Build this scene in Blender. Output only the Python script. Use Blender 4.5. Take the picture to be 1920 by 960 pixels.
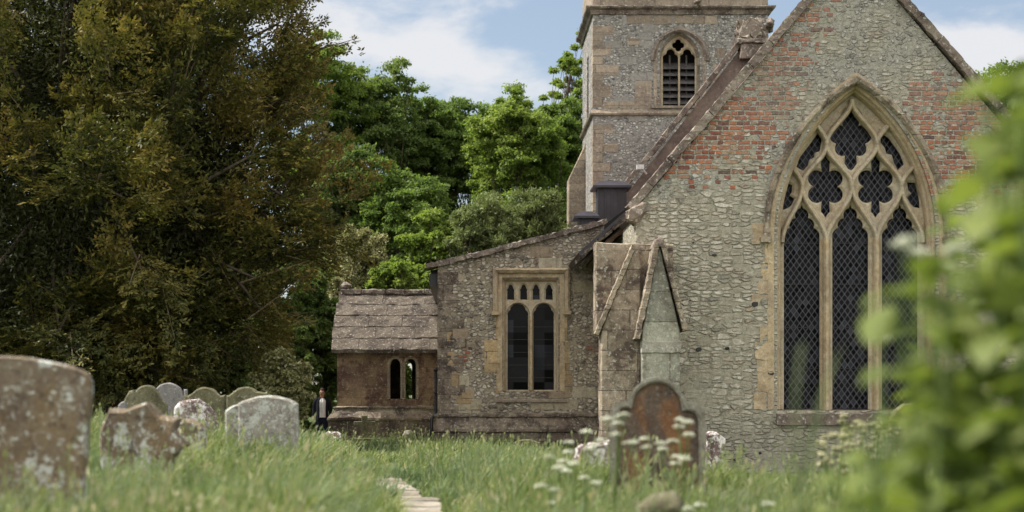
import bpy, bmesh, math, random
import numpy as np
from mathutils import Vector, Matrix, noise as mnoise
from mathutils.geometry import delaunay_2d_cdt
random.seed(7); RNG = np.random.default_rng(7)
R = math.radians
for o in list(bpy.data.objects): bpy.data.objects.remove(o)
scene = bpy.context.scene
COL = scene.collection

# ------------------------------------------------------------------ camera
F = 3600.0; VX, VY = 875.0, 740.0; CH = 1.6     # focal length in photo px, vanishing point, camera height
cd = bpy.data.cameras.new('camera'); cam = bpy.data.objects.new('camera', cd); COL.objects.link(cam)
cam.location = (0, 0, CH); cam.rotation_euler = (R(90), 0, 0)
cd.sensor_width = 36; cd.lens = 36*F/1920
cd.shift_x = (960-VX)/1920; cd.shift_y = (VY-480)/1920
cd.clip_start = .1; cd.clip_end = 3000
cd.dof.use_dof = True; cd.dof.focus_distance = 44; cd.dof.aperture_fstop = 2.0
scene.camera = cam
# ------------------------------------------------------------------ light
SUN_DIR = Vector((-.60, .07, .82)).normalized()
elev = math.asin(SUN_DIR.z); azim = math.atan2(SUN_DIR.x, SUN_DIR.y)
w = bpy.data.worlds.new('World'); scene.world = w; w.use_nodes = True
nt = w.node_tree; nt.nodes.clear()
def wn(t): return nt.nodes.new(t)
sky = wn('ShaderNodeTexSky'); sky.sky_type = 'NISHITA'; sky.sun_disc = False
sky.sun_elevation = elev; sky.sun_rotation = azim; sky.dust_density = .4; sky.ozone_density = 2.2; sky.air_density = 1.0
SKY_STRENGTH = .08
tc = wn('ShaderNodeTexCoord'); sp = wn('ShaderNodeSeparateXYZ'); nt.links.new(tc.outputs['Generated'], sp.inputs[0])
def wm(op, a, b=None, c=None, clamp=False):
    n = wn('ShaderNodeMath'); n.operation = op; n.use_clamp = clamp
    for i, v in enumerate((a, b, c)):
        if v is None: continue
        if isinstance(v, (int, float)): n.inputs[i].default_value = v
        else: nt.links.new(v, n.inputs[i])
    return n.outputs[0]
yy = wm('MAXIMUM', wm('ABSOLUTE', sp.outputs[1]), .05)
u = wm('DIVIDE', sp.outputs[0], yy); v = wm('DIVIDE', sp.outputs[2], yy)
cb = wn('ShaderNodeCombineXYZ'); nt.links.new(u, cb.inputs[0]); nt.links.new(wm('MULTIPLY', v, 1.9), cb.inputs[1]); nt.links.new(sp.outputs[1], cb.inputs[2])
def wnoise(scale, detail, rough, dist=0):
    n = wn('ShaderNodeTexNoise'); n.inputs['Scale'].default_value = scale; n.inputs['Detail'].default_value = detail
    n.inputs['Roughness'].default_value = rough; n.inputs['Distortion'].default_value = dist
    nt.links.new(cb.outputs[0], n.inputs['Vector']); return n.outputs['Fac']
n1 = wnoise(15, 9, .60, .2); n2 = wnoise(3.2, 4, .5)
def blob(cu, cv, su, sv, tilt=0.0):
    du = wm('SUBTRACT', u, cu); dv = wm('SUBTRACT', wm('SUBTRACT', v, cv), wm('MULTIPLY', du, tilt))
    e = wm('ADD', wm('POWER', wm('ABSOLUTE', wm('DIVIDE', du, su)), 2.0), wm('POWER', wm('ABSOLUTE', wm('DIVIDE', dv, sv)), 2.0))
    return wm('EXPONENT', wm('MULTIPLY', e, -1.0))
m = wm('ADD', blob(-.045, .180, .080, .019, -.27), blob(.275, .178, .06, .018, 0))
m = wm('ADD', m, wm('MULTIPLY', blob(-.03, .205, .08, .008, 0), .45))
m = wm('ADD', m, wm('MULTIPLY', blob(.03, .165, .05, .012, -.3), .5))
dens = wm('ADD', wm('MULTIPLY', m, .66), wm('ADD', wm('MULTIPLY', wm('SUBTRACT', n1, .5), 1.9), wm('MULTIPLY', wm('SUBTRACT', n2, .5), .8)))
mr = wn('ShaderNodeMapRange'); mr.interpolation_type = 'SMOOTHSTEP'; nt.links.new(dens, mr.inputs[0])
mr.inputs[1].default_value = .12; mr.inputs[2].default_value = .74; mr.inputs[3].default_value = .22; mr.inputs[4].default_value = .93
mx = wn('ShaderNodeMix'); mx.data_type = 'RGBA'; nt.links.new(mr.outputs[0], mx.inputs[0])
nt.links.new(sky.outputs[0], mx.inputs[6]); CLOUD = 6.9
mx.inputs[7].default_value = (CLOUD, CLOUD*1.005, CLOUD*1.03, 1)
# bright cloud added behind the camera and overhead, unseen, to brighten the facades
east = wn('ShaderNodeMapRange'); east.interpolation_type = 'SMOOTHSTEP'; nt.links.new(wm('SUBTRACT', wm('MULTIPLY', sp.outputs[2], .45), sp.outputs[1]), east.inputs[0])
east.inputs[1].default_value = -.05; east.inputs[2].default_value = .45
n3 = wn('ShaderNodeTexNoise'); nt.links.new(tc.outputs['Generated'], n3.inputs['Vector']); n3.inputs['Scale'].default_value = 2.2; n3.inputs['Detail'].default_value = 5
lump = wn('ShaderNodeMapRange'); nt.links.new(n3.outputs['Fac'], lump.inputs[0]); lump.inputs[1].default_value = .3; lump.inputs[2].default_value = .6; lump.inputs[3].default_value = .55; lump.inputs[4].default_value = 1
mx2 = wn('ShaderNodeMix'); mx2.data_type = 'RGBA'; nt.links.new(wm('MULTIPLY', east.outputs[0], lump.outputs[0]), mx2.inputs[0]); nt.links.new(mx.outputs[2], mx2.inputs[6]); mx2.inputs[7].default_value = (15.5, 15.0, 14.2, 1)
bg = wn('ShaderNodeBackground'); nt.links.new(mx2.outputs[2], bg.inputs[0]); bg.inputs[1].default_value = SKY_STRENGTH
wo = wn('ShaderNodeOutputWorld'); nt.links.new(bg.outputs[0], wo.inputs[0])
sl = bpy.data.lights.new('sun', 'SUN'); sl.energy = 4.8; sl.angle = R(.6); sl.color = (1, .93, .83)
so = bpy.data.objects.new('sun', sl); COL.objects.link(so)
so.rotation_euler = SUN_DIR.to_track_quat('Z', 'Y').to_euler(); so.location = (-40, 20, 60)
scene.view_settings.view_transform = 'Standard'; scene.view_settings.look = 'None'
scene.view_settings.exposure = 0.62; scene.view_settings.gamma = 1
scene.cycles.max_bounces = 6; scene.cycles.diffuse_bounces = 3; scene.cycles.glossy_bounces = 2
scene.cycles.transmission_bounces = 3; scene.cycles.transparent_max_bounces = 4

# ------------------------------------------------------------------ helpers
def PX(px, Y): return (px-VX)/F*Y
def PZ(py, Y): return CH+(VY-py)/F*Y
def tag(o, label=None, cat=None, group=None, kind=None):
    if label: o['label'] = label
    if cat: o['category'] = cat
    if group: o['group'] = group
    if kind: o['kind'] = kind
    return o
def thing(name, loc, label, cat, group=None):
    o = bpy.data.objects.new(name, None); COL.objects.link(o); o.location = loc; o.empty_display_size = .3
    return tag(o, label, cat, group)
def wloc(p):
    v = Vector((0, 0, 0))
    while p: v += Vector(p.location); p = p.parent
    return v
def link(name, me, mat, parent=None, smooth=False):
    """mesh built in world coordinates -> object under parent"""
    if parent: me.transform(Matrix.Translation(-wloc(parent)))
    me.materials.clear()
    for m_ in (mat if isinstance(mat, (list, tuple)) else [mat]): me.materials.append(m_)
    if smooth: me.shade_smooth()
    o = bpy.data.objects.new(name, me); COL.objects.link(o)
    if parent: o.parent = parent
    return o
class MB:
    def __init__(s): s.v = []; s.f = []
    def add(s, vs, fs):
        k = len(s.v); s.v += [tuple(p) for p in vs]; s.f += [tuple(i+k for i in f) for f in fs]
    def box(s, x0, x1, y0, y1, z0, z1):
        s.add([(x0,y0,z0),(x1,y0,z0),(x1,y1,z0),(x0,y1,z0),(x0,y0,z1),(x1,y0,z1),(x1,y1,z1),(x0,y1,z1)],
              [(0,1,5,4),(1,2,6,5),(2,3,7,6),(3,0,4,7),(4,5,6,7),(3,2,1,0)])
    def prism(s, poly, y0, y1, b=0.0):
        """poly in (x,z), extruded along y, optional front chamfer"""
        n = len(poly)
        fr = offset(poly, -b) if b else poly
        vs = [(x, y0, z) for x, z in fr]+[(x, y0+b, z) for x, z in poly]+[(x, y1, z) for x, z in poly]
        fs = [tuple(range(n))[::-1], tuple(range(2*n, 3*n))]
        for i in range(n):
            j = (i+1) % n
            if b: fs.append((i, j, n+j, n+i))
            fs.append((n+i, n+j, 2*n+j, 2*n+i))
        s.add(vs, fs)
    def tube(s, pts, rad, n=6, cap=True):
        pts = [Vector(p) for p in pts]; k0 = len(s.v)
        for i, p in enumerate(pts):
            d = (pts[min(i+1, len(pts)-1)]-pts[max(i-1, 0)]); d = d.normalized() if d.length else Vector((0,0,1))
            a = d.cross(Vector((.31, .87, .2))).normalized(); b = d.cross(a)
            r = rad[i] if isinstance(rad, (list, tuple)) else rad
            for k in range(n):
                t = 2*math.pi*k/n; s.v.append(tuple(p+a*math.cos(t)*r+b*math.sin(t)*r))
        for i in range(len(pts)-1):
            for k in range(n):
                k2 = (k+1) % n
                s.f.append((k0+i*n+k, k0+i*n+k2, k0+(i+1)*n+k2, k0+(i+1)*n+k))
        if cap:
            s.f.append(tuple(k0+k for k in range(n))[::-1]); s.f.append(tuple(k0+(len(pts)-1)*n+k for k in range(n)))
    def mesh(s, name):
        me = bpy.data.meshes.new(name); me.from_pydata(s.v, [], s.f); me.update()
        bm = bmesh.new(); bm.from_mesh(me); bmesh.ops.recalc_face_normals(bm, faces=bm.faces); bm.to_mesh(me); bm.free()
        return me
    def build(s, name, mat, parent=None, smooth=False): return link(name, s.mesh(name), mat, parent, smooth)
def area(poly):
    return .5*sum(poly[i][0]*poly[(i+1)%len(poly)][1]-poly[(i+1)%len(poly)][0]*poly[i][1] for i in range(len(poly)))
def offset(poly, d):
    """grow closed polygon by d (negative shrinks)"""
    n = len(poly); sgn = 1 if area(poly) > 0 else -1; out = []
    for i in range(n):
        p0, p, p1 = Vector(poly[i-1]), Vector(poly[i]), Vector(poly[(i+1) % n])
        a, b = (p-p0), (p1-p)
        if a.length < 1e-9 or b.length < 1e-9: out.append(tuple(p)); continue
        a.normalize(); b.normalize()
        na, nb = Vector((a.y, -a.x))*sgn, Vector((b.y, -b.x))*sgn
        m_ = na+nb; m_ = m_.normalized() if m_.length > 1e-6 else na
        k = min(1/max(m_.dot(na), .4), 2.2)
        q = p+m_*d*k; out.append((q.x, q.y))
    return out
def inside(pt, poly):
    x, y = pt; c = False; n = len(poly); j = n-1
    for i in range(n):
        xi, yi = poly[i]; xj, yj = poly[j]
        if (yi > y) != (yj > y) and x < (xj-xi)*(y-yi)/(yj-yi)+xi: c = not c
        j = i
    return c
def plate(mb, outer, holes, y0, y1, b=0.0, back=True):
    """slab in XZ between y0 and y1 with holes, front edges of the holes chamfered by b"""
    fh = [offset(h, b) for h in holes] if b else holes
    for rings, y, flip in ((([outer]+fh), y0, False), ((([outer]+holes), y1, True) if back else (None, 0, 0))):
        if rings is None: continue
        pts = []; edges = []
        for r_ in rings:
            k = len(pts); pts += [Vector(p) for p in r_]; edges += [(k+i, k+(i+1) % len(r_)) for i in range(len(r_))]
        vo, eo, fo, *_ = delaunay_2d_cdt(pts, edges, [], 0, 1e-6)
        fs = []
        for f in fo:
            c = sum((vo[i] for i in f), Vector((0, 0)))/len(f)
            if inside(c, rings[0]) and not any(inside(c, h) for h in rings[1:]): fs.append(f)
        mb.add([(p.x, y, p.y) for p in vo], fs)
    def strip(r0, ya, r1, yb):
        n = len(r0); mb.add([(x, ya, z) for x, z in r0]+[(x, yb, z) for x, z in r1], [(i, (i+1) % n, n+(i+1) % n, n+i) for i in range(n)])
    strip(outer, y0, outer, y1)
    for h, g in zip(holes, fh):
        if b: strip(g, y0, h, y0+b)
        strip(h, y0+b, h, y1)
def sweep(mb, path, prof, closed=False, cap=True):
    """path in (x,z); prof list of (n, y): n is the offset to the left of travel"""
    n = len(path); k = len(prof); vs = []
    for i in range(n):
        p = Vector(path[i]); a = Vector(path[i-1]) if (i or closed) else None; b = Vector(path[(i+1) % n]) if (i < n-1 or closed) else None
        if a is None: d1 = d2 = (b-p).normalized()
        elif b is None: d1 = d2 = (p-a).normalized()
        else: d1 = (p-a).normalized(); d2 = (b-p).normalized()
        n1_, n2_ = Vector((-d1.y, d1.x)), Vector((-d2.y, d2.x)); m_ = n1_+n2_; m_ = m_.normalized() if m_.length > 1e-6 else n1_
        s_ = min(1/max(m_.dot(n1_), .3), 2.5)
        for (q, y) in prof: vs.append((p.x+m_.x*q*s_, y, p.y+m_.y*q*s_))
    fs = []
    for i in range(n if closed else n-1):
        for j in range(k):
            j2 = (j+1) % k; i2 = (i+1) % n
            fs.append((i*k+j, i*k+j2, i2*k+j2, i2*k+j))
    if cap and not closed: fs += [tuple(range(k))[::-1], tuple((n-1)*k+j for j in range(k))]
    mb.add(vs, fs)
def parch(cx, a, zs, h, n=14, z0=None):
    """pointed arch, left to right"""
    r = (a*a+h*h)/(2*a); pts = []
    if z0 is not None: pts.append((cx-a, z0))
    te = math.atan2(h, r-a)
    for i in range(n+1):
        t = te*i/n; pts.append((cx-a+r-r*math.cos(t), zs+r*math.sin(t)))
    rt = [(2*cx-x, z) for x, z in pts[:-1]][::-1]
    return pts+rt
def foil(cx, cz, circles, n=64, a0=0, a1=360, lim=None):
    """union of circles seen from (cx,cz); circles (dx,dz,r)"""
    out = []
    full = (a1-a0) >= 360
    for i in range(n if full else n+1):
        t = R(a0+(a1-a0)*i/n); ux, uz = math.cos(t), math.sin(t); best = .001
        for dx, dz, r_ in circles:
            dd = dx*ux+dz*uz; cr = dx*uz-dz*ux; q = r_*r_-cr*cr
            if q > 0: best = max(best, dd+math.sqrt(q))
        out.append((cx+ux*best, cz+uz*best))
    return out
def nz(p, s=1.0, seed=0): return mnoise.noise(Vector((p[0]*s+seed, p[1]*s+seed*1.7, p[2]*s-seed)))
def roughen(me, amp, scale=6, cut=0, seed=0, maxlen=None):
    bm = bmesh.new(); bm.from_mesh(me)
    bmesh.ops.remove_doubles(bm, verts=bm.verts, dist=1e-5)
    if maxlen:
        for _ in range(5):
            es = [e for e in bm.edges if e.calc_length() > maxlen]
            if not es: break
            bmesh.ops.subdivide_edges(bm, edges=es, cuts=1, use_grid_fill=True)
    for v_ in bm.verts:
        c = v_.co; v_.co = c+Vector((nz(c, scale, seed), nz(c, scale, seed+11), nz(c, scale, seed+23)))*amp*1.6
    bm.to_mesh(me); bm.free(); me.update(); return me

# ------------------------------------------------------------------ node materials
class G:
    def __init__(s, name):
        s.m = bpy.data.materials.new(name); s.m.use_nodes = True; s.t = s.m.node_tree; s.t.nodes.clear()
    def n(s, t, ins=None, **kw):
        x = s.t.nodes.new(t)
        for k, v_ in kw.items(): setattr(x, k, v_)
        for k, v_ in (ins or {}).items(): s.put(x.inputs[k], v_)
        return x
    def put(s, sock, v_):
        if hasattr(v_, 'is_linked') or isinstance(v_, bpy.types.NodeSocket): s.t.links.new(v_, sock)
        elif isinstance(v_, (tuple, list)) and len(v_) == 3 and sock.type == 'RGBA': sock.default_value = (*v_, 1)
        else: sock.default_value = v_
    def pos(s): return s.n('ShaderNodeNewGeometry').outputs['Position']
    def obj(s): return s.n('ShaderNodeTexCoord').outputs['Object']
    def math(s, op, a, b=0.0, clamp=False, c=None):
        x = s.n('ShaderNodeMath', operation=op, use_clamp=clamp); s.put(x.inputs[0], a); s.put(x.inputs[1], b)
        if c is not None: s.put(x.inputs[2], c)
        return x.outputs[0]
    def vm(s, op, a, b=(0, 0, 0)):
        x = s.n('ShaderNodeVectorMath', operation=op); s.put(x.inputs[0], a); s.put(x.inputs[1], b); return x.outputs[0]
    def sep(s, v_): return s.n('ShaderNodeSeparateXYZ', {0: v_}).outputs
    def comb(s, x, y, z): return s.n('ShaderNodeCombineXYZ', {0: x, 1: y, 2: z}).outputs[0]
    def noise(s, v_, scale, detail=4, rough=.55, dist=0, col=False):
        x = s.n('ShaderNodeTexNoise', {'Vector': v_, 'Scale': scale, 'Detail': detail, 'Roughness': rough, 'Distortion': dist})
        return x.outputs['Color' if col else 'Fac']
    def vor(s, v_, scale, feature='F1', out='Distance', rand=1.0):
        x = s.n('ShaderNodeTexVoronoi', {'Vector': v_, 'Scale': scale, 'Randomness': rand}, feature=feature); return x.outputs[out]
    def white(s, v_, out='Value'): return s.n('ShaderNodeTexWhiteNoise', {'Vector': v_}).outputs[out]
    def ss(s, f, a, b, lo=0.0, hi=1.0):
        x = s.n('ShaderNodeMapRange', {0: f, 1: a, 2: b, 3: lo, 4: hi}, interpolation_type='SMOOTHSTEP'); return x.outputs[0]
    def ramp(s, f, stops, interp='LINEAR'):
        x = s.n('ShaderNodeValToRGB', {0: f}); cr = x.color_ramp; cr.interpolation = interp
        while len(cr.elements) < len(stops): cr.elements.new(.5)
        for e, (p, c) in zip(cr.elements, stops): e.position = p; e.color = (*c, 1)
        return x.outputs[0]
    def mix(s, f, a, b, mode='MIX'):
        x = s.n('ShaderNodeMix', data_type='RGBA', blend_type=mode); s.put(x.inputs[0], f); s.put(x.inputs[6], a); s.put(x.inputs[7], b); return x.outputs[2]
    def fmix(s, f, a, b):
        x = s.n('ShaderNodeMix', data_type='FLOAT'); s.put(x.inputs[0], f); s.put(x.inputs[2], a); s.put(x.inputs[3], b); return x.outputs[0]
    def warp(s, v_, scale, amt, detail=2):
        c = s.noise(v_, scale, detail, col=True); d = s.vm('SUBTRACT', c, (.5, .5, .5)); return s.vm('ADD', v_, s.vm('MULTIPLY', d, (amt, amt, amt)))
    def bump(s, h, dist, strength=1.0):
        return s.n('ShaderNodeBump', {'Height': h, 'Distance': dist, 'Strength': strength}).outputs[0]
    def done(s, col, rough=.9, normal=None, spec=.25, metallic=0, transl=None, tw=.4, extra=None):
        b = s.n('ShaderNodeBsdfPrincipled', {'Base Color': col, 'Roughness': rough, 'Specular IOR Level': spec, 'Metallic': metallic})
        if extra:
            for k, v_ in extra.items(): s.put(b.inputs[k], v_)
        if normal is not None: s.put(b.inputs['Normal'], normal)
        o = b.outputs[0]
        if transl is not None:
            tr = s.n('ShaderNodeBsdfTranslucent', {'Color': transl}); mx_ = s.n('ShaderNodeMixShader', {0: tw, 1: o, 2: tr.outputs[0]}); o = mx_.outputs[0]
        s.n('ShaderNodeOutputMaterial', {'Surface': o}); return s.m

def rubble_layer(g, p, sx, sz, cols, mortar, edge=(.02, .09), warp=.12, dark=0.0, wscale=2.5, wob=.16, drown=(.12, .3), rn=1.0):
    """stones set in mortar: returns colour, height"""
    q = g.warp(p, wscale, warp); q = g.vm('MULTIPLY', q, (sx, sx, sz))
    rnd = g.sep(g.vor(q, 1, 'F1', 'Color', rn)); ed = g.vor(q, 1, 'DISTANCE_TO_EDGE', 'Distance', rn)
    ed = g.math('ADD', ed, g.math('MULTIPLY', g.math('SUBTRACT', g.noise(p, 17, 5, .72), .5), wob))
    stone = g.ramp(rnd[0], cols)
    stone = g.mix(g.ss(g.noise(p, 34, 3, .6), .35, .75, 0, .45), stone, (.62, .60, .54), 'MIX')
    m_ = g.ss(ed, edge[0], edge[1])
    # only part of the stones show their faces, the others are drowned in mortar
    keep = g.math('MULTIPLY', m_, g.ss(rnd[1], *drown))
    col = g.mix(keep, mortar, stone)
    h = g.math('MULTIPLY', keep, g.math('ADD', .5, rnd[2]))
    return col, h
def weather(g, p, col, amt=.5, lich=.5, zbase=None, tint=(.20, .15, .11)):
    big = g.noise(p, .9, 6, .62); q = g.vm('MULTIPLY', p, (1.6, 1.6, .35)); st = g.noise(q, 1.6, 6, .65)
    f = g.ss(g.math('ADD', g.math('MULTIPLY', big, .5), g.math('MULTIPLY', st, .5)), .47, .66, 0, amt)
    col = g.mix(f, col, tint)
    sp_ = g.noise(p, 16, 5, .75); ls = g.ss(sp_, .60, .68, 0, lich)
    col = g.mix(ls, col, (.55, .55, .48))
    pk = g.noise(p, 11, 6, .78); col = g.mix(1.0, col, g.ramp(pk, [(.30, (.60, .58, .55)), (.5, (1, 1, 1)), (.70, (1.30, 1.29, 1.25))]), 'MULTIPLY')
    fine = g.noise(p, 42, 4, .8); col = g.mix(1.0, col, g.ramp(fine, [(.28, (.50, .48, .45)), (.5, (1, 1, 1)), (.72, (1.38, 1.38, 1.36))]), 'MULTIPLY')
    col = g.mix(g.ss(g.noise(g.vm('ADD', p, (3, 9, 5)), 5.5, 5, .7), .66, .70, 0, .8), col, (.07, .065, .06))
    return col
def brick_overlay(g, p, col, h, mask, rowh=.105, length=.29):
    s_ = g.sep(g.warp(p, 3.5, .05)); row = g.math('FLOOR', g.math('DIVIDE', s_[2], rowh))
    off = g.math('MULTIPLY', g.white(g.comb(row, 3.0, 7.0)), 3.0)
    u_ = g.math('ADD', g.math('DIVIDE', s_[0], length), off); cu = g.math('FLOOR', u_)
    # some headers: split a brick in two
    idv = g.comb(cu, row, 1.0); wv = g.n('ShaderNodeTexWhiteNoise', {'Vector': idv}); cr = g.sep(wv.outputs['Color'])
    fu = g.math('FRACT', u_); fz = g.math('FRACT', g.math('DIVIDE', s_[2], rowh))
    split = g.math('GREATER_THAN', cr[0], .55)
    fu2 = g.math('FRACT', g.math('MULTIPLY', fu, 2.0)); fu = g.fmix(split, fu, fu2)
    ex = g.math('SUBTRACT', .5, g.math('ABSOLUTE', g.math('SUBTRACT', fu, .5))); ez = g.math('SUBTRACT', .5, g.math('ABSOLUTE', g.math('SUBTRACT', fz, .5)))
    wob = g.math('MULTIPLY', g.math('SUBTRACT', g.noise(p, 20, 3), .5), .12)
    me = g.math('MULTIPLY', g.ss(g.math('ADD', ex, wob), .05, .10), g.ss(g.math('ADD', ez, wob), .10, .20))
    half = g.math('FLOOR', g.math('MULTIPLY', g.math('FRACT', u_), 2.0)); hv = g.white(g.comb(cu, row, g.math('ADD', g.math('MULTIPLY', half, split), 5.0)))
    show = g.math('GREATER_THAN', mask, g.math('ADD', g.math('MULTIPLY', hv, .85), .10))
    f = g.math('MULTIPLY', me, show)
    bc = g.ramp(g.white(g.comb(cu, row, g.math('ADD', g.math('MULTIPLY', half, split), 9.0))),
                [(0, (.07, .045, .045)), (.15, (.20, .065, .05)), (.4, (.33, .10, .06)), (.6, (.46, .15, .065)), (.8, (.36, .17, .11)), (1, (.36, .27, .19))])
    bc = g.mix(g.ss(g.noise(p, 28, 4, .7), .52, .72, 0, .75), bc, (.40, .37, .29))
    return g.mix(f, col, bc), g.fmix(f, h, .9)

CREAM = [(0, (.16, .15, .13)), (.08, (.34, .31, .25)), (.35, (.45, .41, .33)), (.65, (.54, .50, .41)), (.88, (.66, .63, .55)), (1, (.40, .29, .20))]
FLINT = [(0, (.05, .05, .055)), (.12, (.18, .17, .17)), (.25, (.42, .40, .36)), (.6, (.55, .53, .50)), (.82, (.70, .69, .66)), (.93, (.22, .21, .21)), (1, (.06, .06, .065))]
def mat_chancel():
    g = G('chancel_rubble'); p = g.pos(); s_ = g.sep(p)
    c1, h1 = rubble_layer(g, p, 4.4, 12.5, CREAM, (.335, .315, .245), (.0, .24), .06, 0, 5.0, .50, (.02, .45), .72)
    c0, h0 = rubble_layer(g, p, 3.2, 8.6, CREAM, (.335, .315, .245), (.0, .18), .07, 0, 4.0, .45, (.1, .5), .72)
    sel = g.ss(g.noise(g.vm('ADD', p, (5, 0, 9)), .9, 4, .6), .54, .60); c1 = g.mix(sel, c1, c0); h1 = g.fmix(sel, h1, h0)
    plain = g.ss(g.noise(g.vm('ADD', p, (2, 4, 1)), .7, 5, .65), .54, .66, 0, .85); c1 = g.mix(plain, c1, (.36, .34, .275)); h1 = g.fmix(plain, h1, .35)
    c2, h2 = rubble_layer(g, p, 9, 13, FLINT, (.34, .33, .285), (.0, .26), .10, 0, 5, .55, (.25, .7))
    hi = g.ss(g.math('ADD', s_[2], g.math('MULTIPLY', g.noise(p, .9, 4), 2.4)), 6.6, 7.6)
    mf = g.math('MULTIPLY', hi, g.ss(g.noise(p, 1.3, 3), .40, .56))
    col = g.mix(mf, c1, c2); h = g.fmix(mf, h1, h2)
    # brick patches up the left and the right side of the gable
    xl = g.math('SUBTRACT', 8.0, s_[0]); zz = s_[2]
    nn = g.noise(p, .55, 4, .6)
    left = g.math('MULTIPLY', g.ss(g.math('ADD', g.math('SUBTRACT', s_[0], g.math('MULTIPLY', g.math('SUBTRACT', zz, 6.6), .30)), g.math('MULTIPLY', nn, 1.6)), 7.9, 7.0), g.ss(g.math('ADD', zz, nn), 6.3, 7.3))
    right = g.math('MULTIPLY', g.ss(g.math('ADD', s_[0], nn), 9.6, 10.3), g.math('MULTIPLY', g.ss(g.math('ADD', zz, nn), 5.9, 6.9), g.ss(zz, 8.9, 8.1)))
    mask = g.math('MAXIMUM', left, right); mask = g.math('MULTIPLY', mask, g.ss(g.noise(p, 1.7, 4, .65), .36, .52, .42, .95))
    col, h = brick_overlay(g, p, col, h, mask)
    # darker green-grey band low down, paler middle
    col = g.mix(g.ss(g.math('ADD', zz, g.noise(p, 1.2, 5)), 2.0, .7, 0, .6), col, (.21, .20, .165))
    col = g.mix(g.ss(g.noise(p, .5, 3), .4, .7, 0, .3), col, (.43, .405, .33), 'MIX')
    col = g.mix(g.ss(zz, 6.6, 8.6, 0, .30), col, (.33, .315, .285))
    col = weather(g, p, col, .30, .45, tint=(.22, .19, .15))
    hh = g.math('ADD', h, g.math('MULTIPLY', g.noise(p, 40, 5, .75), .55))
    return g.done(col, .95, g.bump(hh, .04, 1.0))
def mat_flint(name, cols, mortar, sx=9.5, sz=11, ash=.0, amt=.4, tint=(.19, .16, .13), bd=.05, bricks=.0, ashcol=((.34, .30, .24), (.42, .38, .30), (.30, .26, .21))):
    g = G(name); p = g.pos(); s_ = g.sep(p)
    col, h = rubble_layer(g, p, sx, sz, cols, mortar, (.0, .22), .09, 0, 5, .45, (.10, .45))
    # bands and patches of squared stone
    rowh = .30; row = g.math('FLOOR', g.math('DIVIDE', s_[2], rowh)); off = g.math('MULTIPLY', g.white(g.comb(row, 1.0, 2.0)), 5.0)
    u_ = g.math('ADD', g.math('DIVIDE', g.math('ADD', s_[0], s_[1]), .62), off); cu = g.math('FLOOR', u_)
    wc = g.sep(g.white(g.comb(cu, row, 0.0), 'Color')); show = g.math('LESS_THAN', g.math('ADD', wc[0], g.math('MULTIPLY', g.math('SUBTRACT', g.noise(p, .8, 2), .5), .9)), ash)
    fu = g.math('FRACT', u_); fz = g.math('FRACT', g.math('DIVIDE', s_[2], rowh))
    wob = g.math('MULTIPLY', g.math('SUBTRACT', g.noise(p, 9, 4), .5), .18)
    ex = g.math('SUBTRACT', .5, g.math('ABSOLUTE', g.math('SUBTRACT', fu, .5))); ez = g.math('SUBTRACT', .5, g.math('ABSOLUTE', g.math('SUBTRACT', fz, .5)))
    f = g.math('MULTIPLY', show, g.math('MULTIPLY', g.ss(g.math('ADD', ex, wob), .0, .03), g.ss(g.math('ADD', ez, wob), .01, .06)))
    ac = g.ramp(wc[1], [(0, ashcol[0]), (.5, ashcol[1]), (1, ashcol[2])])
    col = g.mix(f, col, ac); h = g.fmix(f, h, .75)
    if bricks:
        mk = g.ss(g.noise(p, .9, 2), .66, .70, 0, bricks); col, h = brick_overlay(g, p, col, h, mk)
    col = weather(g, p, col, amt, .4, tint=tint)
    hh = g.math('ADD', h, g.math('MULTIPLY', g.noise(p, 45, 5, .75), .5))
    return g.done(col, .95, g.bump(hh, bd, .9))
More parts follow.
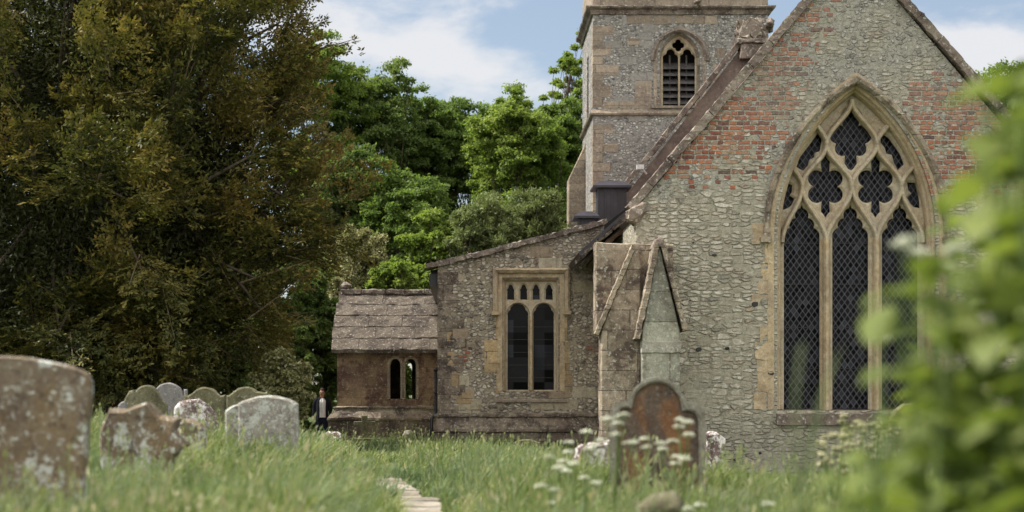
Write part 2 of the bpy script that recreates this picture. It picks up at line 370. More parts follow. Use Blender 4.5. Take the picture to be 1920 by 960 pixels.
def mat_ashlar(name, a, b, stain, amt=.5, lich=.4, rowh=.3, length=.6, joint=True, world=True, lcol=(.55, .55, .48), lsc=14, bd=.02):
    g = G(name); p = g.pos() if world else g.obj(); s_ = g.sep(p)
    col = g.mix(g.ss(g.noise(p, 1.3, 5, .6), .35, .65), a, b); h = 0.0
    if joint:
        row = g.math('FLOOR', g.math('DIVIDE', s_[2], rowh)); off = g.math('MULTIPLY', g.white(g.comb(row, 1.0, 4.0)), 3.0)
        u_ = g.math('ADD', g.math('DIVIDE', g.math('ADD', s_[0], s_[1]), length), off)
        rv = g.white(g.comb(g.math('FLOOR', u_), row, 2.0)); col = g.mix(1.0, col, g.ramp(rv, [(0, (.72, .70, .68)), (1, (1.18, 1.15, 1.1))]), 'MULTIPLY')
        ex = g.math('SUBTRACT', .5, g.math('ABSOLUTE', g.math('SUBTRACT', g.math('FRACT', u_), .5))); ez = g.math('SUBTRACT', .5, g.math('ABSOLUTE', g.math('SUBTRACT', g.math('FRACT', g.math('DIVIDE', s_[2], rowh)), .5)))
        wj = g.math('MULTIPLY', g.math('SUBTRACT', g.noise(p, 7, 4, .7), .5), .05); jm = g.math('MULTIPLY', g.ss(g.math('ADD', ex, wj), .0, .02), g.ss(g.math('ADD', ez, wj), .0, .04)); jm = g.math('MAXIMUM', jm, g.ss(g.noise(p, 2.2, 3), .5, .6, 0, .8)); col = g.mix(jm, (.13, .11, .09), col); h = jm
    big = g.noise(p, 1.7, 8, .70, .3)
    col = g.mix(g.ss(big, .46, .62, 0, amt), col, stain)
    col = g.mix(g.ss(g.noise(p, lsc, 6, .72), .56, .63, 0, lich), col, lcol)
    col = g.mix(g.ss(g.vor(g.warp(p, 6, .1), 5.5), .17, .10, 0, lich*.9), col, lcol)
    pk = g.noise(p, 9, 6, .78); col = g.mix(1.0, col, g.ramp(pk, [(.30, (.66, .64, .60)), (.5, (1, 1, 1)), (.70, (1.25, 1.24, 1.2))]), 'MULTIPLY')
    fine = g.noise(p, 45, 4, .8); col = g.mix(1.0, col, g.ramp(fine, [(.28, (.60, .58, .54)), (.5, (1, 1, 1)), (.72, (1.3, 1.3, 1.28))]), 'MULTIPLY')
    hh = g.math('ADD', g.math('MULTIPLY', h, .6), g.math('ADD', g.math('MULTIPLY', big, .6), g.math('MULTIPLY', g.noise(p, 30, 5, .7), .6)))
    return g.done(col, .92, g.bump(hh, bd, .8))
def mat_plain(name, col, rough=.6, spec=.3, metallic=0, var=.25, sc=8):
    g = G(name); p = g.obj(); c2 = tuple(x*(1-var) for x in col)
    c = g.mix(g.ss(g.noise(p, sc, 5, .6), .35, .65), col, c2)
    return g.done(c, rough, g.bump(g.noise(p, sc*4, 4), .004, .5), spec, metallic)
def mat_leaf(name, cols, rough=.55, tw=.35, tr=1.25, spec=.25, sc=.6, extra=None):
    """cols: ramp over a per-leaf random number"""
    g = G(name); at = g.n('ShaderNodeAttribute', attribute_name='rnd', attribute_type='GEOMETRY').outputs['Fac']
    p = g.pos(); f = g.math('ADD', g.math('MULTIPLY', at, .65), g.math('MULTIPLY', g.ss(g.noise(p, sc, 3), .3, .7), .35))
    c = g.ramp(f, cols)
    tc_ = g.mix(1.0, c, (tr*1.1, tr*1.15, tr*.6), 'MULTIPLY')
    return g.done(c, rough, None, spec, transl=tc_, tw=tw)
def mat_glass(name, base=(.006, .006, .009), quarry=None, tilt=.10, rough=.12):
    g = G(name); p = g.pos(); s_ = g.sep(p)
    if quarry:
        a = g.math('DIVIDE', s_[0], quarry[0]); b = g.math('DIVIDE', s_[2], quarry[1])
        cell = g.comb(g.math('FLOOR', g.math('ADD', a, b)), g.math('FLOOR', g.math('SUBTRACT', a, b)), 1.0)
    else: cell = g.comb(g.math('FLOOR', g.math('DIVIDE', s_[0], .40)), g.math('FLOOR', g.math('DIVIDE', s_[2], .32)), 1.0)
    wc = g.white(cell, 'Color'); s2 = g.sep(wc)
    c = g.mix(g.ss(s2[0], .80, 1, 0, .9), base, (.045, .048, .062)); c = g.mix(g.ss(g.noise(p, 1.6, 3), .58, .70, 0, .5), c, (.028, .032, .032))  # some panes tinted lighter, sky reflection put into the base colour
    nn = g.n('ShaderNodeNewGeometry').outputs['Normal']; d = g.vm('MULTIPLY', g.vm('SUBTRACT', wc, (.5, .5, .5)), (tilt, tilt, tilt))
    nv = g.vm('NORMALIZE', g.vm('ADD', nn, d))
    return g.done(c, rough, nv, .08)

M = {}
M['chancel'] = mat_chancel()
M['tower'] = mat_flint('tower_flint', [(a, tuple(min(1, x*.80) for x in c)) for a, c in FLINT], (.26, .25, .235), 8.5, 12, .15, .40, (.15, .135, .125), .05, .6, ((.25, .235, .215), (.31, .295, .275), (.26, .245, .23)))
M['aisle'] = mat_flint('aisle_flint', [(a, (c[0]*.95, c[1]*.88, c[2]*.78)) for a, c in FLINT], (.31, .265, .20), 8.5, 13, .27, .75, (.13, .085, .066), .05, .5, ((.36, .31, .22), (.46, .42, .32), (.33, .26, .19)))
M['porch'] = mat_ashlar('porch_ashlar', (.26, .19, .125), (.17, .115, .09), (.085, .045, .04), .9, .35)
M['buttress'] = mat_ashlar('buttress_ashlar', (.35, .305, .24), (.25, .205, .165), (.075, .055, .047), .92, .55, .42, 1.1)
M['render'] = mat_ashlar('limewash_render', (.33, .335, .285), (.25, .26, .225), (.13, .115, .09), .7, .45, .62, 1.6, bd=.012)
M['frieze'] = mat_ashlar('lichened_band', (.33, .32, .275), (.24, .22, .18), (.12, .10, .085), .6, .6, joint=False)
M['warm'] = mat_ashlar('ochre_sandstone', (.46, .36, .23), (.40, .33, .24), (.24, .17, .11), .45, .25, .34, .9, joint=False, bd=.012)
M['quoin'] = mat_ashlar('quoin_sandstone', (.33, .28, .22), (.27, .23, .19), (.17, .13, .11), .6, .4, .30, 2.0)
M['ochre_block'] = mat_ashlar('ochre_block', (.44, .33, .19), (.36, .29, .19), (.22, .15, .10), .4, .2, .30, .8)
M['tracery'] = mat_ashlar('tracery_stone', (.47, .41, .31), (.40, .32, .22), (.28, .26, .22), .45, .3, joint=False, bd=.01)
M['coping'] = mat_ashlar('coping_stone', (.25, .21, .175), (.155, .12, .105), (.07, .052, .048), .8, .6, joint=False, lsc=12, bd=.03)
M['plinth'] = mat_ashlar('plinth_stone', (.26, .225, .18), (.16, .125, .105), (.06, .046, .042), .9, .45, .4, .9, bd=.03)
M['slab'] = mat_ashlar('roof_slab', (.125, .105, .085), (.075, .06, .048), (.035, .026, .023), .85, .38, joint=False, lsc=17, bd=.035)
M['lead'] = mat_plain('lead_sheet', (.055, .05, .058), .5, .4, .3, .3, 3)
M['tile'] = mat_plain('clay_roof', (.15, .105, .09), .85, .2, 0, .45, 6)
M['parapet'] = mat_ashlar('parapet_render', (.20, .155, .13), (.155, .12, .105), (.10, .075, .07), .6, .15, joint=False)
M['wood'] = mat_plain('old_oak', (.16, .11, .08), .8, .2, 0, .5, 5)
M['louvre'] = mat_plain('louvre_slate', (.13, .12, .12), .75, .3, 0, .4, 5)
M['iron'] = mat_plain('black_iron', (.012, .012, .014), .45, .5, 0, .2, 9)
M['lattice'] = mat_plain('lattice_wire', (.12, .12, .14), .5, .4, .2, .3, 12)
M['glass'] = mat_glass('quarry_glass', quarry=(.13, .18), tilt=.22)
M['glass2'] = mat_glass('pane_glass', (.004, .004, .005), None, .05, .08)
M['dark'] = mat_plain('painted_shade', (.02, .018, .016), .9)  # near-black that stands for shade under the skirt and inside the belfry
M['white'] = mat_plain('white_enamel', (.7, .7, .7), .4)

# ------------------------------------------------------------------ ground
CP = [(-5,4,.72),(0,4,.68),(4,4,.72),(-6,11,.80),(-2,11,.76),(1.3,11,.66),(5,11,.70),(-6,16,.95),(-3,16,.93),(-.6,16,.56),(1.4,16,.70),(4,16,.62),(9,16,.6),
      (-6,20,1.0),(-3.6,20,.98),(-2.2,20,.96),(-1.3,20,.62),(-.8,20,.48),(1,20,.62),(3,21,.5),(-6,26,1.0),(-4,26,.98),(-2.6,26,.8),(-1.4,26,.42),(0,26,.45),(2.5,27,.35),(6,27,.2),
      (-8,34,.75),(-5,34,.65),(-2.6,34,.3),(0,34,.38),(2.5,34,.15),(5.5,36,-.05),(9,38,-.05),(-4,44,.12),(-1.5,44,.15),(1,44,.2),(3,41,.0),(6,41,-.05),(12,41,-.05),
      (-9,50,.2),(-4,52,.08),(0,49,.28),(-4.5,59,.0),(-2.5,56.5,.2),(-8,62,.1),(-3,68,.1),(14,60,0),(0,90,.2),(-20,40,.5),(25,30,0),(-25,90,.3),(30,90,.2),(-14,20,.9),(14,14,.6)]
CPA = np.array(CP)
def ground_z(x, y):
    x = np.asarray(x, float); y = np.asarray(y, float)
    d2 = (x[..., None]-CPA[:, 0])**2+((y[..., None]-CPA[:, 1])*.62)**2
    # smoothing radius grows with distance so near ground keeps its mound, far ground is gentle
    wt = 1/(d2+.25)**2.0
    z = (wt*CPA[:, 2]).sum(-1)/wt.sum(-1)
    far = np.clip((np.hypot(x, y-30)-60)/60, 0, 1)
    z = z*(1-far)+.3*far
    return z
PATH = [(-.30, 12), (-.36, 15.5), (-.47, 18), (-.68, 20), (-.98, 22), (-1.2, 25), (-1.35, 29), (-1.5, 34), (-2.0, 42), (-3.4, 50), (-4.7, 55), (-4.9, 62)]
def path_x(y): return np.interp(y, [p[1] for p in PATH], [p[0] for p in PATH])
def gz(x, y): return float(ground_z(np.array([x]), np.array([y]))[0])
def ground():
    xs = np.unique(np.concatenate([-np.geomspace(14, 900, 18), np.arange(-14, 14.01, .25), np.geomspace(14, 900, 18)]))
    ys = np.unique(np.concatenate([[-300, -100, -40, -15], np.arange(-6, 64, .4), np.geomspace(64, 1500, 22)]))
    X, Y = np.meshgrid(xs, ys); Z = ground_z(X, Y)
    Z += .03*np.sin(X*2.1+Y*.7)*np.cos(Y*1.3-X*.5)*(np.abs(X) < 14)*(Y < 64)
    v_ = np.stack([X, Y, Z], -1).reshape(-1, 3); nx, ny = len(xs), len(ys)
    i = (np.arange(ny-1)[:, None]*nx+np.arange(nx-1)[None]).reshape(-1)
    f = np.stack([i, i+1, i+1+nx, i+nx], -1)
    me = bpy.data.meshes.new('ground'); me.from_pydata(v_.tolist(), [], f.tolist()); me.update()
    g = G('turf'); p = g.pos(); n_ = g.noise(p, 1.8, 6, .65)
    c = g.ramp(n_, [(.3, (.035, .055, .015)), (.5, (.06, .095, .025)), (.7, (.10, .12, .045))])
    c = g.mix(g.ss(g.noise(p, 25, 4, .7), .5, .7, 0, .5), c, (.05, .04, .022))
    mat = g.done(c, .95, g.bump(g.noise(p, 30, 5, .7), .05, 1))
    o = link('ground', me, mat, smooth=True); tag(o, kind='structure')
    # flagged path
    mb = MB(); L_ = .62; ysn = np.arange(12, 62, L_)
    for k, y in enumerate(ysn):
        m_ = 5
        for a in range(m_):                      # each flag follows the ground and the bend of the path
            y0_, y1_ = y+L_*a/m_+(.006 if a == 0 else 0), y+L_*(a+1)/m_-(.006 if a == m_-1 else 0); vs = []
            for yy_ in (y0_, y1_):
                x_ = float(path_x(yy_)); w_ = .23+.03*math.sin(yy_*3.1)+.015*math.sin(yy_*11)
                for q in (-w_, -.02+.05*math.sin(k*2.3), w_): vs.append((x_+q, yy_, gz(x_+q*.2, yy_)+.042+.006*math.sin(k*5.1+q*4)))
            mb.add(vs, [(0, 1, 4, 3), (1, 2, 5, 4)]); mb.add([vs[0], vs[3], (vs[3][0], vs[3][1], vs[3][2]-.08), (vs[0][0], vs[0][1], vs[0][2]-.08)], [(0, 1, 2, 3)]); mb.add([vs[2], vs[5], (vs[5][0], vs[5][1], vs[5][2]-.08), (vs[2][0], vs[2][1], vs[2][2]-.08)], [(0, 1, 2, 3)])
    mt = mat_ashlar('path_stone', (.31, .28, .235), (.24, .215, .17), (.12, .105, .075), .8, .2, joint=False, bd=.01)
    tag(mb.build('path', mt), kind='structure')
ground()

# ------------------------------------------------------------------ church
church = thing('church', (6, 55, 0), 'old flint and rubble stone church with square tower, brick-patched gable and lean-to aisle', 'church')
CW = 41.0                               # plane of the chancel's east wall
def islands(mb):
    p_ = list(range(len(mb.v)))
    def find(a):
        while p_[a] != a: p_[a] = p_[p_[a]]; a = p_[a]
        return a
    for f in mb.f:
        for b in f[1:]: p_[find(b)] = find(f[0])
    gr = {}
    for f in mb.f: gr.setdefault(find(f[0]), []).append(f)
    for fs in gr.values():
        m_ = MB(); ids = sorted({i for f in fs for i in f}); ix = {a: k for k, a in enumerate(ids)}
        m_.v = [mb.v[i] for i in ids]; m_.f = [tuple(ix[i] for i in f) for f in fs]; yield m_
def parts(mb, name, mat, parent=None, **k):
    for i, m_ in enumerate(islands(mb)): part(m_, name, mat, parent or church, seed=i*.37, **k)
def part(mb, name, mat, parent=church, label=None, rough_amp=0, maxlen=None, scale=6, smooth=False, seed=0):
    me = mb.mesh(name)
    if rough_amp: roughen(me, rough_amp, scale, seed=seed, maxlen=maxlen)
    o = link(name, me, mat, parent, smooth)
    if label: o['label'] = label
    return o
def c41(px, py, Y=CW): return (PX(px, Y), PZ(py, Y))
sc_ = CW/F
# --- chancel wall with the window hole
WCX = PX(1606, CW); WA = 140*sc_; WZS = PZ(440, CW); WH = 272*sc_; WZ0 = PZ(768, CW)
hole = parch(WCX, WA+.10, WZS, WH+.14, 18, WZ0-.02)
xl, xr = PX(1192, CW), PX(2012, CW); apex = (PX(1602, CW), PZ(-92, CW))
zk = PZ(392, CW)
outer = [(xl, -.4), (xr, -.4), (xr, PZ(388, CW)), apex, (xl, zk)]
mb = MB(); plate(mb, outer, [hole], CW, CW+.9)
part(mb, 'wall', M['chancel'], label='cream rubble gable wall with patches of red brick')
mb = MB(); mb.box(xl, xl+.8, CW+.902, 53.98, -.4, zk-.1); mb.box(xr-.8, xr, CW+.902, 53.98, -.4, zk-.1)
parts(mb, 'wall', M['chancel'])
# gable coping
def coping_line(p0, p1, wdt, y0, y1, thick, seglen=.7, jit=.02, seed=1):
    mb_ = MB(); a, b = Vector(p0), Vector(p1); L = (b-a).length; d = (b-a)/L; nrm = Vector((-d.y, d.x))
    if nrm.y < 0: nrm = -nrm
    n_ = max(1, int(L/seglen)); rr = random.Random(seed)
    for i in range(n_):
        q0 = a+d*(L*i/n_+.006); q1 = a+d*(L*(i+1)/n_-.006); j = rr.uniform(-jit, jit); jy = rr.uniform(-jit, jit)
        pts = [q0+nrm*(j), q1+nrm*(j), q1+nrm*(thick+j), q0+nrm*(thick+j)]
        mb_.prism([(p.x, p.y) for p in pts], y0+jy, y1, 0)
    return mb_
kx, kz = PX(1186, CW), PZ(396, CW)
mb = coping_line((kx, kz), (apex[0], apex[1]), 0, CW-.13, CW+.55, .17, .62, .012, 3)
m2 = coping_line((apex[0], apex[1]), (xr+.1, PZ(380, CW)), 0, CW-.13, CW+.55, .17, .62, .012, 4)
mb.add(m2.v, m2.f)
part(mb, 'coping', M['coping'], label='lichen-crusted stone coping of the gable', rough_amp=.018, maxlen=.16, scale=9)
mb = MB(); mb.prism([(kx-.10, kz-.18), (kx+.08, kz-.26), (kx+.30, kz-.02), (kx+.26, kz+.16), (kx+.02, kz+.12), (kx-.12, kz-.02)], CW-.2, CW+.5, .04)
part(mb, 'kneeler', M['coping'], rough_amp=.035, maxlen=.08, scale=9)
# --- east window
ew = MB()
fr = parch(WCX, WA, WZS, WH, 20, WZ0)
prof = [(.30, CW-.012), (.17, CW-.012), (.15, CW+.03), (.11, CW+.05), (.10, CW+.11), (.05, CW+.12), (.03, CW+.18), (.035, CW+.22), (-.005, CW+.26), (-.03, CW+.36), (-.03, CW+.72), (.30, CW+.72)]
sweep(ew, fr, prof)
win = part(ew, 'window', M['warm'], label='tall pointed window with net tracery and three lattice lights')
# hood mould
hz = [p for p in parch(WCX, WA+.33, WZS, WH+.20, 22, PZ(446, CW))]
mb = MB(); sweep(mb, hz, [(.07, CW-.02), (.07, CW-.08), (.04, CW-.13), (-.02, CW-.12), (-.07, CW-.05), (-.08, CW-.005), (.07, CW+.05)])
for sx in (-1, 1): mb.box(WCX+sx*(WA+.35)-.12, WCX+sx*(WA+.35)+.12, CW-.17, CW+.02, PZ(446, CW)-.1, PZ(446, CW)+.012)
part(mb, 'hood_mould', M['buttress'], win, rough_amp=.014, maxlen=.15, scale=10)
def px2(poly, Y=CW): return [c41(x, y, Y) for x, y in poly]
def fpx(cx, cy, circ, **k):
    pts = foil(cx, -cy, [(a, -b, r_) for a, b, r_ in circ], **k); return [(x, -y) for x, y in pts]
cells = []
for c in (1511, 1603, 1697):
    head = fpx(c, 440, [(17, 0, 17.5), (-17, 0, 17.5), (11, -22, 13), (-11, -22, 13), (0, -10, 14), (0, -41, 13)], n=64, a0=0, a1=180)
    head = [(min(max(x, c-34), c+34), y) for x, y in head]
    mid = len(head)//2; head[mid] = (c, head[mid][1]-7)
    cells.append([(c+34, 768)]+head+[(c-34, 768)])
for c in (1556, 1651):
    pts = fpx(c, 345, [(17, -15, 16), (-17, -15, 16), (17, 15, 16), (-17, 15, 16), (0, 0, 18), (0, -43, 10), (0, 43, 10)], n=72)
    out_ = []
    for x, y in pts:
        out_.append((x, y+(6 if y > 385 and abs(x-c) < 1.5 else 0)-(6 if y < 305 and abs(x-c) < 1.5 else 0)))
    cells.append(out_)
cells.append(fpx(1604, 256, [(0, -42, 18), (23, -10, 18), (-23, -10, 18), (0, 0, 20), (16, 17, 14), (-16, 17, 14), (0, 40, 13), (0, 52, 6)], n=72))
cells.append([(1475, 390), (1478, 360), (1484, 337), (1493, 343), (1492, 356), (1488, 362), (1497, 368), (1492, 380), (1484, 386)])
cells.append([(1735, 386), (1733, 360), (1727, 338), (1711, 337), (1713, 352), (1719, 358), (1711, 366), (1717, 378), (1724, 384)])
cells.append([(1501, 308), (1507, 290), (1527, 264), (1545, 239), (1549, 257), (1545, 278), (1536, 281), (1534, 290), (1526, 294), (1522, 306), (1513, 315)])
cells.append([(1660, 242), (1661, 262), (1669, 272), (1671, 282), (1682, 285), (1686, 300), (1693, 314), (1705, 303), (1698, 284), (1690, 272), (1676, 253)])
YT = CW+.31                                             # tracery plane
mb = MB(); plate(mb, parch(WCX, WA+.01, WZS, WH+.01, 18, WZ0+.002), [px2(c) for c in cells], YT+.15, YT+.23, .045)
trac = part(mb, 'tracery', M['tracery'], win)
def ogee(x0, y0, x1, y1, n=12):
    return [(x0+(x1-x0)*(.5-.5*math.cos(math.pi*i/n)), y0+(y1-y0)*i/n) for i in range(n+1)]
segs = [(1556,450,1604,345),(1556,450,1510,345),(1651,450,1604,345),(1651,450,1698,345),(1472,452,1510,345),(1738,452,1698,345),
        (1510,345,1556,266),(1604,345,1556,266),(1604,345,1651,266),(1698,345,1651,266),(1510,345,1478,285),(1698,345,1732,285),
        (1556,266,1604,182),(1651,266,1604,182),(1556,266,1533,215),(1651,266,1678,215)]
archc = parch(WCX, WA+.02, WZS, WH+.02, 20, WZ0)
for i, s4 in enumerate(segs):
    pts = [c41(*q) for q in ogee(*s4)]; pts = [q for q in pts if inside(q, archc)]
    if len(pts) < 3: continue
    e = .0022*i; hw = .06; mb = MB()
    sweep(mb, pts, [(-hw, YT+.20-e), (-hw, YT+.15-e), (-.046, YT+.07-e), (-.042, YT+.03-e), (-.020, YT-e), (.020, YT-e), (.042, YT+.03-e), (.046, YT+.07-e), (hw, YT+.15-e), (hw, YT+.20-e)])
    part(mb, 'tracery_bar', M['tracery'], win, rough_amp=.004)
for c, (a, b) in ((1556, (445, 769)), (1651, (445, 769))):
    mb = MB(); sweep(mb, [c41(c, b), c41(c, a)], [(-.12, YT+.24), (-.12, YT+.18), (-.085, YT+.13), (-.06, YT+.03), (-.025, YT-.02), (.025, YT-.02), (.06, YT+.03), (.085, YT+.13), (.12, YT+.18), (.12, YT+.24)])
    part(mb, 'mullion', M['warm'], win)
mb = MB(); z0 = WZ0; mb.add([(WCX-WA-.12, CW-.1, z0-.10), (WCX+WA+.12, CW-.1, z0-.10), (WCX+WA+.12, CW+.72, z0+.01), (WCX-WA-.12, CW+.72, z0+.01),
     (WCX-WA-.12, CW-.1, z0-.33), (WCX+WA+.12, CW-.1, z0-.33), (WCX+WA+.12, CW+.6, z0-.33), (WCX-WA-.12, CW+.6, z0-.33)], [(0,1,2,3),(0,4,5,1),(1,5,6,2),(2,6,7,3),(3,7,4,0),(4,7,6,5)])
part(mb, 'sill', M['coping'], win, rough_amp=.012, maxlen=.2)
# glass and lattice
YG = CW+.64
def pane(outline, Y, mat, parent, name='glass'):
    m_ = MB(); m_.prism(outline, Y, Y+.012); return part(m_, name, mat, parent)
pane(parch(WCX, WA+.0, WZS, WH, 18, WZ0), YG, M['glass'], win)
def lattice(outline, Y, du, dz, wdt, parent, mat, name='lattice'):
    m_ = MB(); x0 = min(p[0] for p in outline); x1 = max(p[0] for p in outline); z0_ = min(p[1] for p in outline); z1 = max(p[1] for p in outline)
    L = math.hypot(du, dz)
    for sgn in (1, -1):
        k0 = int(((x0/du)-(z1/dz) if sgn < 0 else (x0/du)+(z0_/dz)))-2; k1 = int(((x1/du)-(z0_/dz) if sgn < 0 else (x1/du)+(z1/dz)))+2
        for k in range(k0, k1):
            # line x/du + sgn*z/dz = k
            ts = [z0_+(z1-z0_)*i/160 for i in range(161)]; ins = [z for z in ts if inside(((k-sgn*z/dz)*du, z), outline)]
            if len(ins) < 3: continue
            za, zb = ins[0], ins[-1]; xa, xb = (k-sgn*za/dz)*du, (k-sgn*zb/dz)*du
            d = Vector((xb-xa, zb-za)).normalized(); nn = Vector((-d.y, d.x))*wdt/2; yy_ = Y-(.006 if sgn > 0 else .011)
            m_.prism([(xa+nn.x, za+nn.y), (xb+nn.x, zb+nn.y), (xb-nn.x, zb-nn.y), (xa-nn.x, za-nn.y)], yy_, yy_+.004)
    return part(m_, name, mat, parent)
lattice(parch(WCX, WA-.01, WZS, WH-.02, 18, WZ0+.01), YG-.02, .13, .18, .0105, win, M['lattice'])
mb = MB()
for py in (452, 530, 612, 690):
    z = PZ(py, CW); mb.box(WCX-WA+.03, WCX+WA-.03, YG-.045, YG-.035, z-.008, z+.008)
z = PZ(255, CW); mb.box(PX(1570, CW), PX(1638, CW), YG-.045, YG-.035, z-.008, z+.008)
parts(mb, 'saddle_bar', M['iron'], win)
# jamb dressings, ochre, of uneven length either side of the window
mb = MB(); rr = random.Random(5); z = PZ(768, CW); k = 0
while z < PZ(455, CW):
    h_ = rr.uniform(.26, .44); e = rr.uniform(.02, .30) if k % 2 else rr.uniform(.12, .38)
    mb.box(WCX-WA-.29-e, WCX-WA-.2, CW-.007-.002*(k % 2), CW+.1, z+.006, z+h_-.006)
    e = rr.uniform(.02, .30); mb.box(WCX+WA+.2, WCX+WA+.29+e, CW-.007-.002*(k % 2), CW+.1, z+.006, z+h_-.006); z += h_; k += 1
parts(mb, 'jamb_stone', M['warm'], rough_amp=.02, maxlen=.15)

mb = MB(); rr = random.Random(99)  # near-black lumps painted as the shade of small holes in the wall
for k, (qx_, qy_) in enumerate([(1364, 653), (1340, 478), (1415, 570), (1300, 455), (1395, 845), (1425, 850), (1380, 862), (1445, 700), (1310, 655)]):
    x, z = c41(qx_, qy_); r_ = rr.uniform(.035, .075)
    mb.prism([(x+r_*rr.uniform(.7, 1.3)*math.cos(t), z+r_*.7*rr.uniform(.7, 1.3)*math.sin(t)) for t in np.linspace(0, 2*math.pi, 8)[:-1]], CW-.02, CW+.03, .01)
parts(mb, 'hole_spot', M['iron'], rough_amp=.006)
# --- chancel roof, and the catslide below the kneeler
def slabpoly(mb_, pts, y0, y1, t):
    """roof slab along a line of (x,z) points"""
    up = []; 
    for i, p in enumerate(pts):
        a = Vector(pts[max(i-1, 0)]); b = Vector(pts[min(i+1, len(pts)-1)]); d = (b-a).normalized(); n_ = Vector((-d.y, d.x)); n_ = n_ if n_.y > 0 else -n_
        up.append((p[0]-n_.x*t, p[1]-n_.y*t))
    mb_.prism(list(pts)+up[::-1], y0, y1)
sl_ = (apex[1]-zk)/(apex[0]-xl)
mb = MB(); slabpoly(mb, [(xl-.1, zk-.1*sl_+.02), (apex[0], apex[1]-.04)], CW+.56, 53.9, .12); slabpoly(mb, [(apex[0]+.003, apex[1]-.045), (xr+.2, PZ(388, CW)-.15)], CW+.56, 53.9, .12)
part(mb, 'roof', M['tile'])
Yc = 44.4; ec = (PX(1084, Yc), PZ(474, Yc)); et = (PX(1200, Yc), PZ(372, Yc))
mb = MB(); slabpoly(mb, [ec, et], Yc, 48.9, .15)
part(mb, 'roof', M['lead'], label='lead-edged lower skirt of the roof over the wall top')
mb = MB()
for i in range(13):
    t = i/13; x = ec[0]+(et[0]-ec[0])*t*.86; z = ec[1]+(et[1]-ec[1])*t*.86-.17; sl2 = (et[1]-ec[1])/(et[0]-ec[0]); r_ = .02*math.sin(i*4.1)
    mb.prism([(x-.02, z-.05+r_), (x+.13, z-.05+.13*sl2+r_), (x+.11, z+.03+.13*sl2+r_), (x-.04, z+.03+r_)], Yc-.09-.02*(i%2), Yc+.6)
parts(mb, 'verge_tile', M['slab'], rough_amp=.02)
mb = MB()
for i in range(4):
    t = .25+i*.2; x = ec[0]+(et[0]-ec[0])*t; z = ec[1]+(et[1]-ec[1])*t-.34
    mb.tube([(x, Yc+.02, z), (x+.45, Yc+.02, z+.36)], [.05, .05], 4)
    mb.tube([(x+.1, Yc+.02, z-.02), (x+.12, 48.5, z-.02)], [.055, .055], 4)
parts(mb, 'rafter', M['wood'])
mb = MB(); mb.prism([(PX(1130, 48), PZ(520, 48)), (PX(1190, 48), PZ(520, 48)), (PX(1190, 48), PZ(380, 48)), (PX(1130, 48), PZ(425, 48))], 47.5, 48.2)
part(mb, 'wall', M['dark'], label='dark panel painted as the shade under the roof skirt')  # near-black sheet in place of the shade below the overhang
# --- nave gable behind, with block finial
YN = 54.0; n0 = (PX(1060, YN), PZ(495, YN)); n1_ = (PX(1406, YN), PZ(64, YN))
nr = (n1_[0]+(n1_[0]-n0[0]), n0[1])
mb = MB(); mb.prism([(n0[0]+.1, 0), (nr[0]-.1, 0), (nr[0]-.1, nr[1]-.1), (n1_[0], n1_[1]-.08), (n0[0]+.1, n0[1]-.1)], YN, YN+.6)
part(mb, 'wall', M['parapet'], label='brown rendered nave gable rising just above the chancel roof')
mb = coping_line(n0, n1_, 0, YN-.12, YN+.7, .14, .75, .012, 9); m2 = coping_line(n1_, nr, 0, YN-.12, YN+.7, .14, .75, .012, 10); mb.add(m2.v, m2.f)
part(mb, 'coping', M['coping'], rough_amp=.02, maxlen=.2, scale=7)
mb = MB(); slabpoly(mb, [(n0[0], n0[1]-.3), (n1_[0], n1_[1]-.3)], YN+.7, 71, .15); slabpoly(mb, [(n1_[0]+.003, n1_[1]-.305), (nr[0], nr[1]-.3)], YN+.7, 71, .15)
part(mb, 'roof', M['tile'])
xb0, xb1 = PX(1380, YN), PX(1436, YN)
mb = MB(); xm = (xb0+xb1)/2
mb.prism([(xm-.34, PZ(112, YN)), (xm+.34, PZ(112, YN)), (xm+.30, PZ(84, YN)), (xm-.30, PZ(84, YN))], YN-.25, YN+.45, .02)
mb.prism([(xm-.42, PZ(84, YN)+.002), (xm+.42, PZ(84, YN)+.002), (xm+.46, PZ(75, YN)), (xm-.46, PZ(75, YN))], YN-.33, YN+.5, .02)
fin = part(mb, 'finial', M['coping'], label='broken stump of a stone cross on its block at the nave gable top', rough_amp=.025, maxlen=.15)
mb = MB(); mb.prism([(xm-.36, PZ(74, YN)), (xm+.38, PZ(74, YN)), (xm+.33, PZ(60, YN)), (xm+.26, PZ(50, YN)), (xm+.30, PZ(42, YN)), (xm+.1, PZ(39, YN)), (xm-.05, PZ(35, YN)), (xm-.2, PZ(42, YN)), (xm-.36, PZ(39, YN)), (xm-.38, PZ(54, YN))], YN-.28, YN+.4, .05)
part(mb, 'carved_stump', M['coping'], fin, rough_amp=.10, maxlen=.09, scale=8)

# --- tower
YTW = 71.0; tx0, tx1 = PX(1112, YTW), PX(1440, YTW); td = tx1-tx0
def tz(py): return PZ(py, YTW)
def txp(px): return PX(px, YTW)
tcx = txp(1274.5); ta = 38*YTW/F; tzs = tz(112)
tw_hole = parch(tcx, ta, tzs, 52*YTW/F, 12, tz(199))
mb = MB(); plate(mb, [(tx0, 0), (tx1, 0), (tx1, tz(20)), (tx0, tz(20))], [tw_hole], YTW, YTW+.8)
part(mb, 'wall', M['tower'], label='grey knapped flint tower wall with stone bands')
mb = MB()
ys0, ys1 = YTW+.802, YTW+td
mb.box(tx0, tx0+.8, ys0, YTW+2.6, 0, tz(20)); mb.box(tx0, tx0+.8, YTW+3.5, ys1, 0, tz(20)); mb.box(tx0, tx0+.8, YTW+2.602, YTW+3.498, 0, tz(215)); mb.box(tx0, tx0+.8, YTW+2.602, YTW+3.498, tz(80), tz(20))
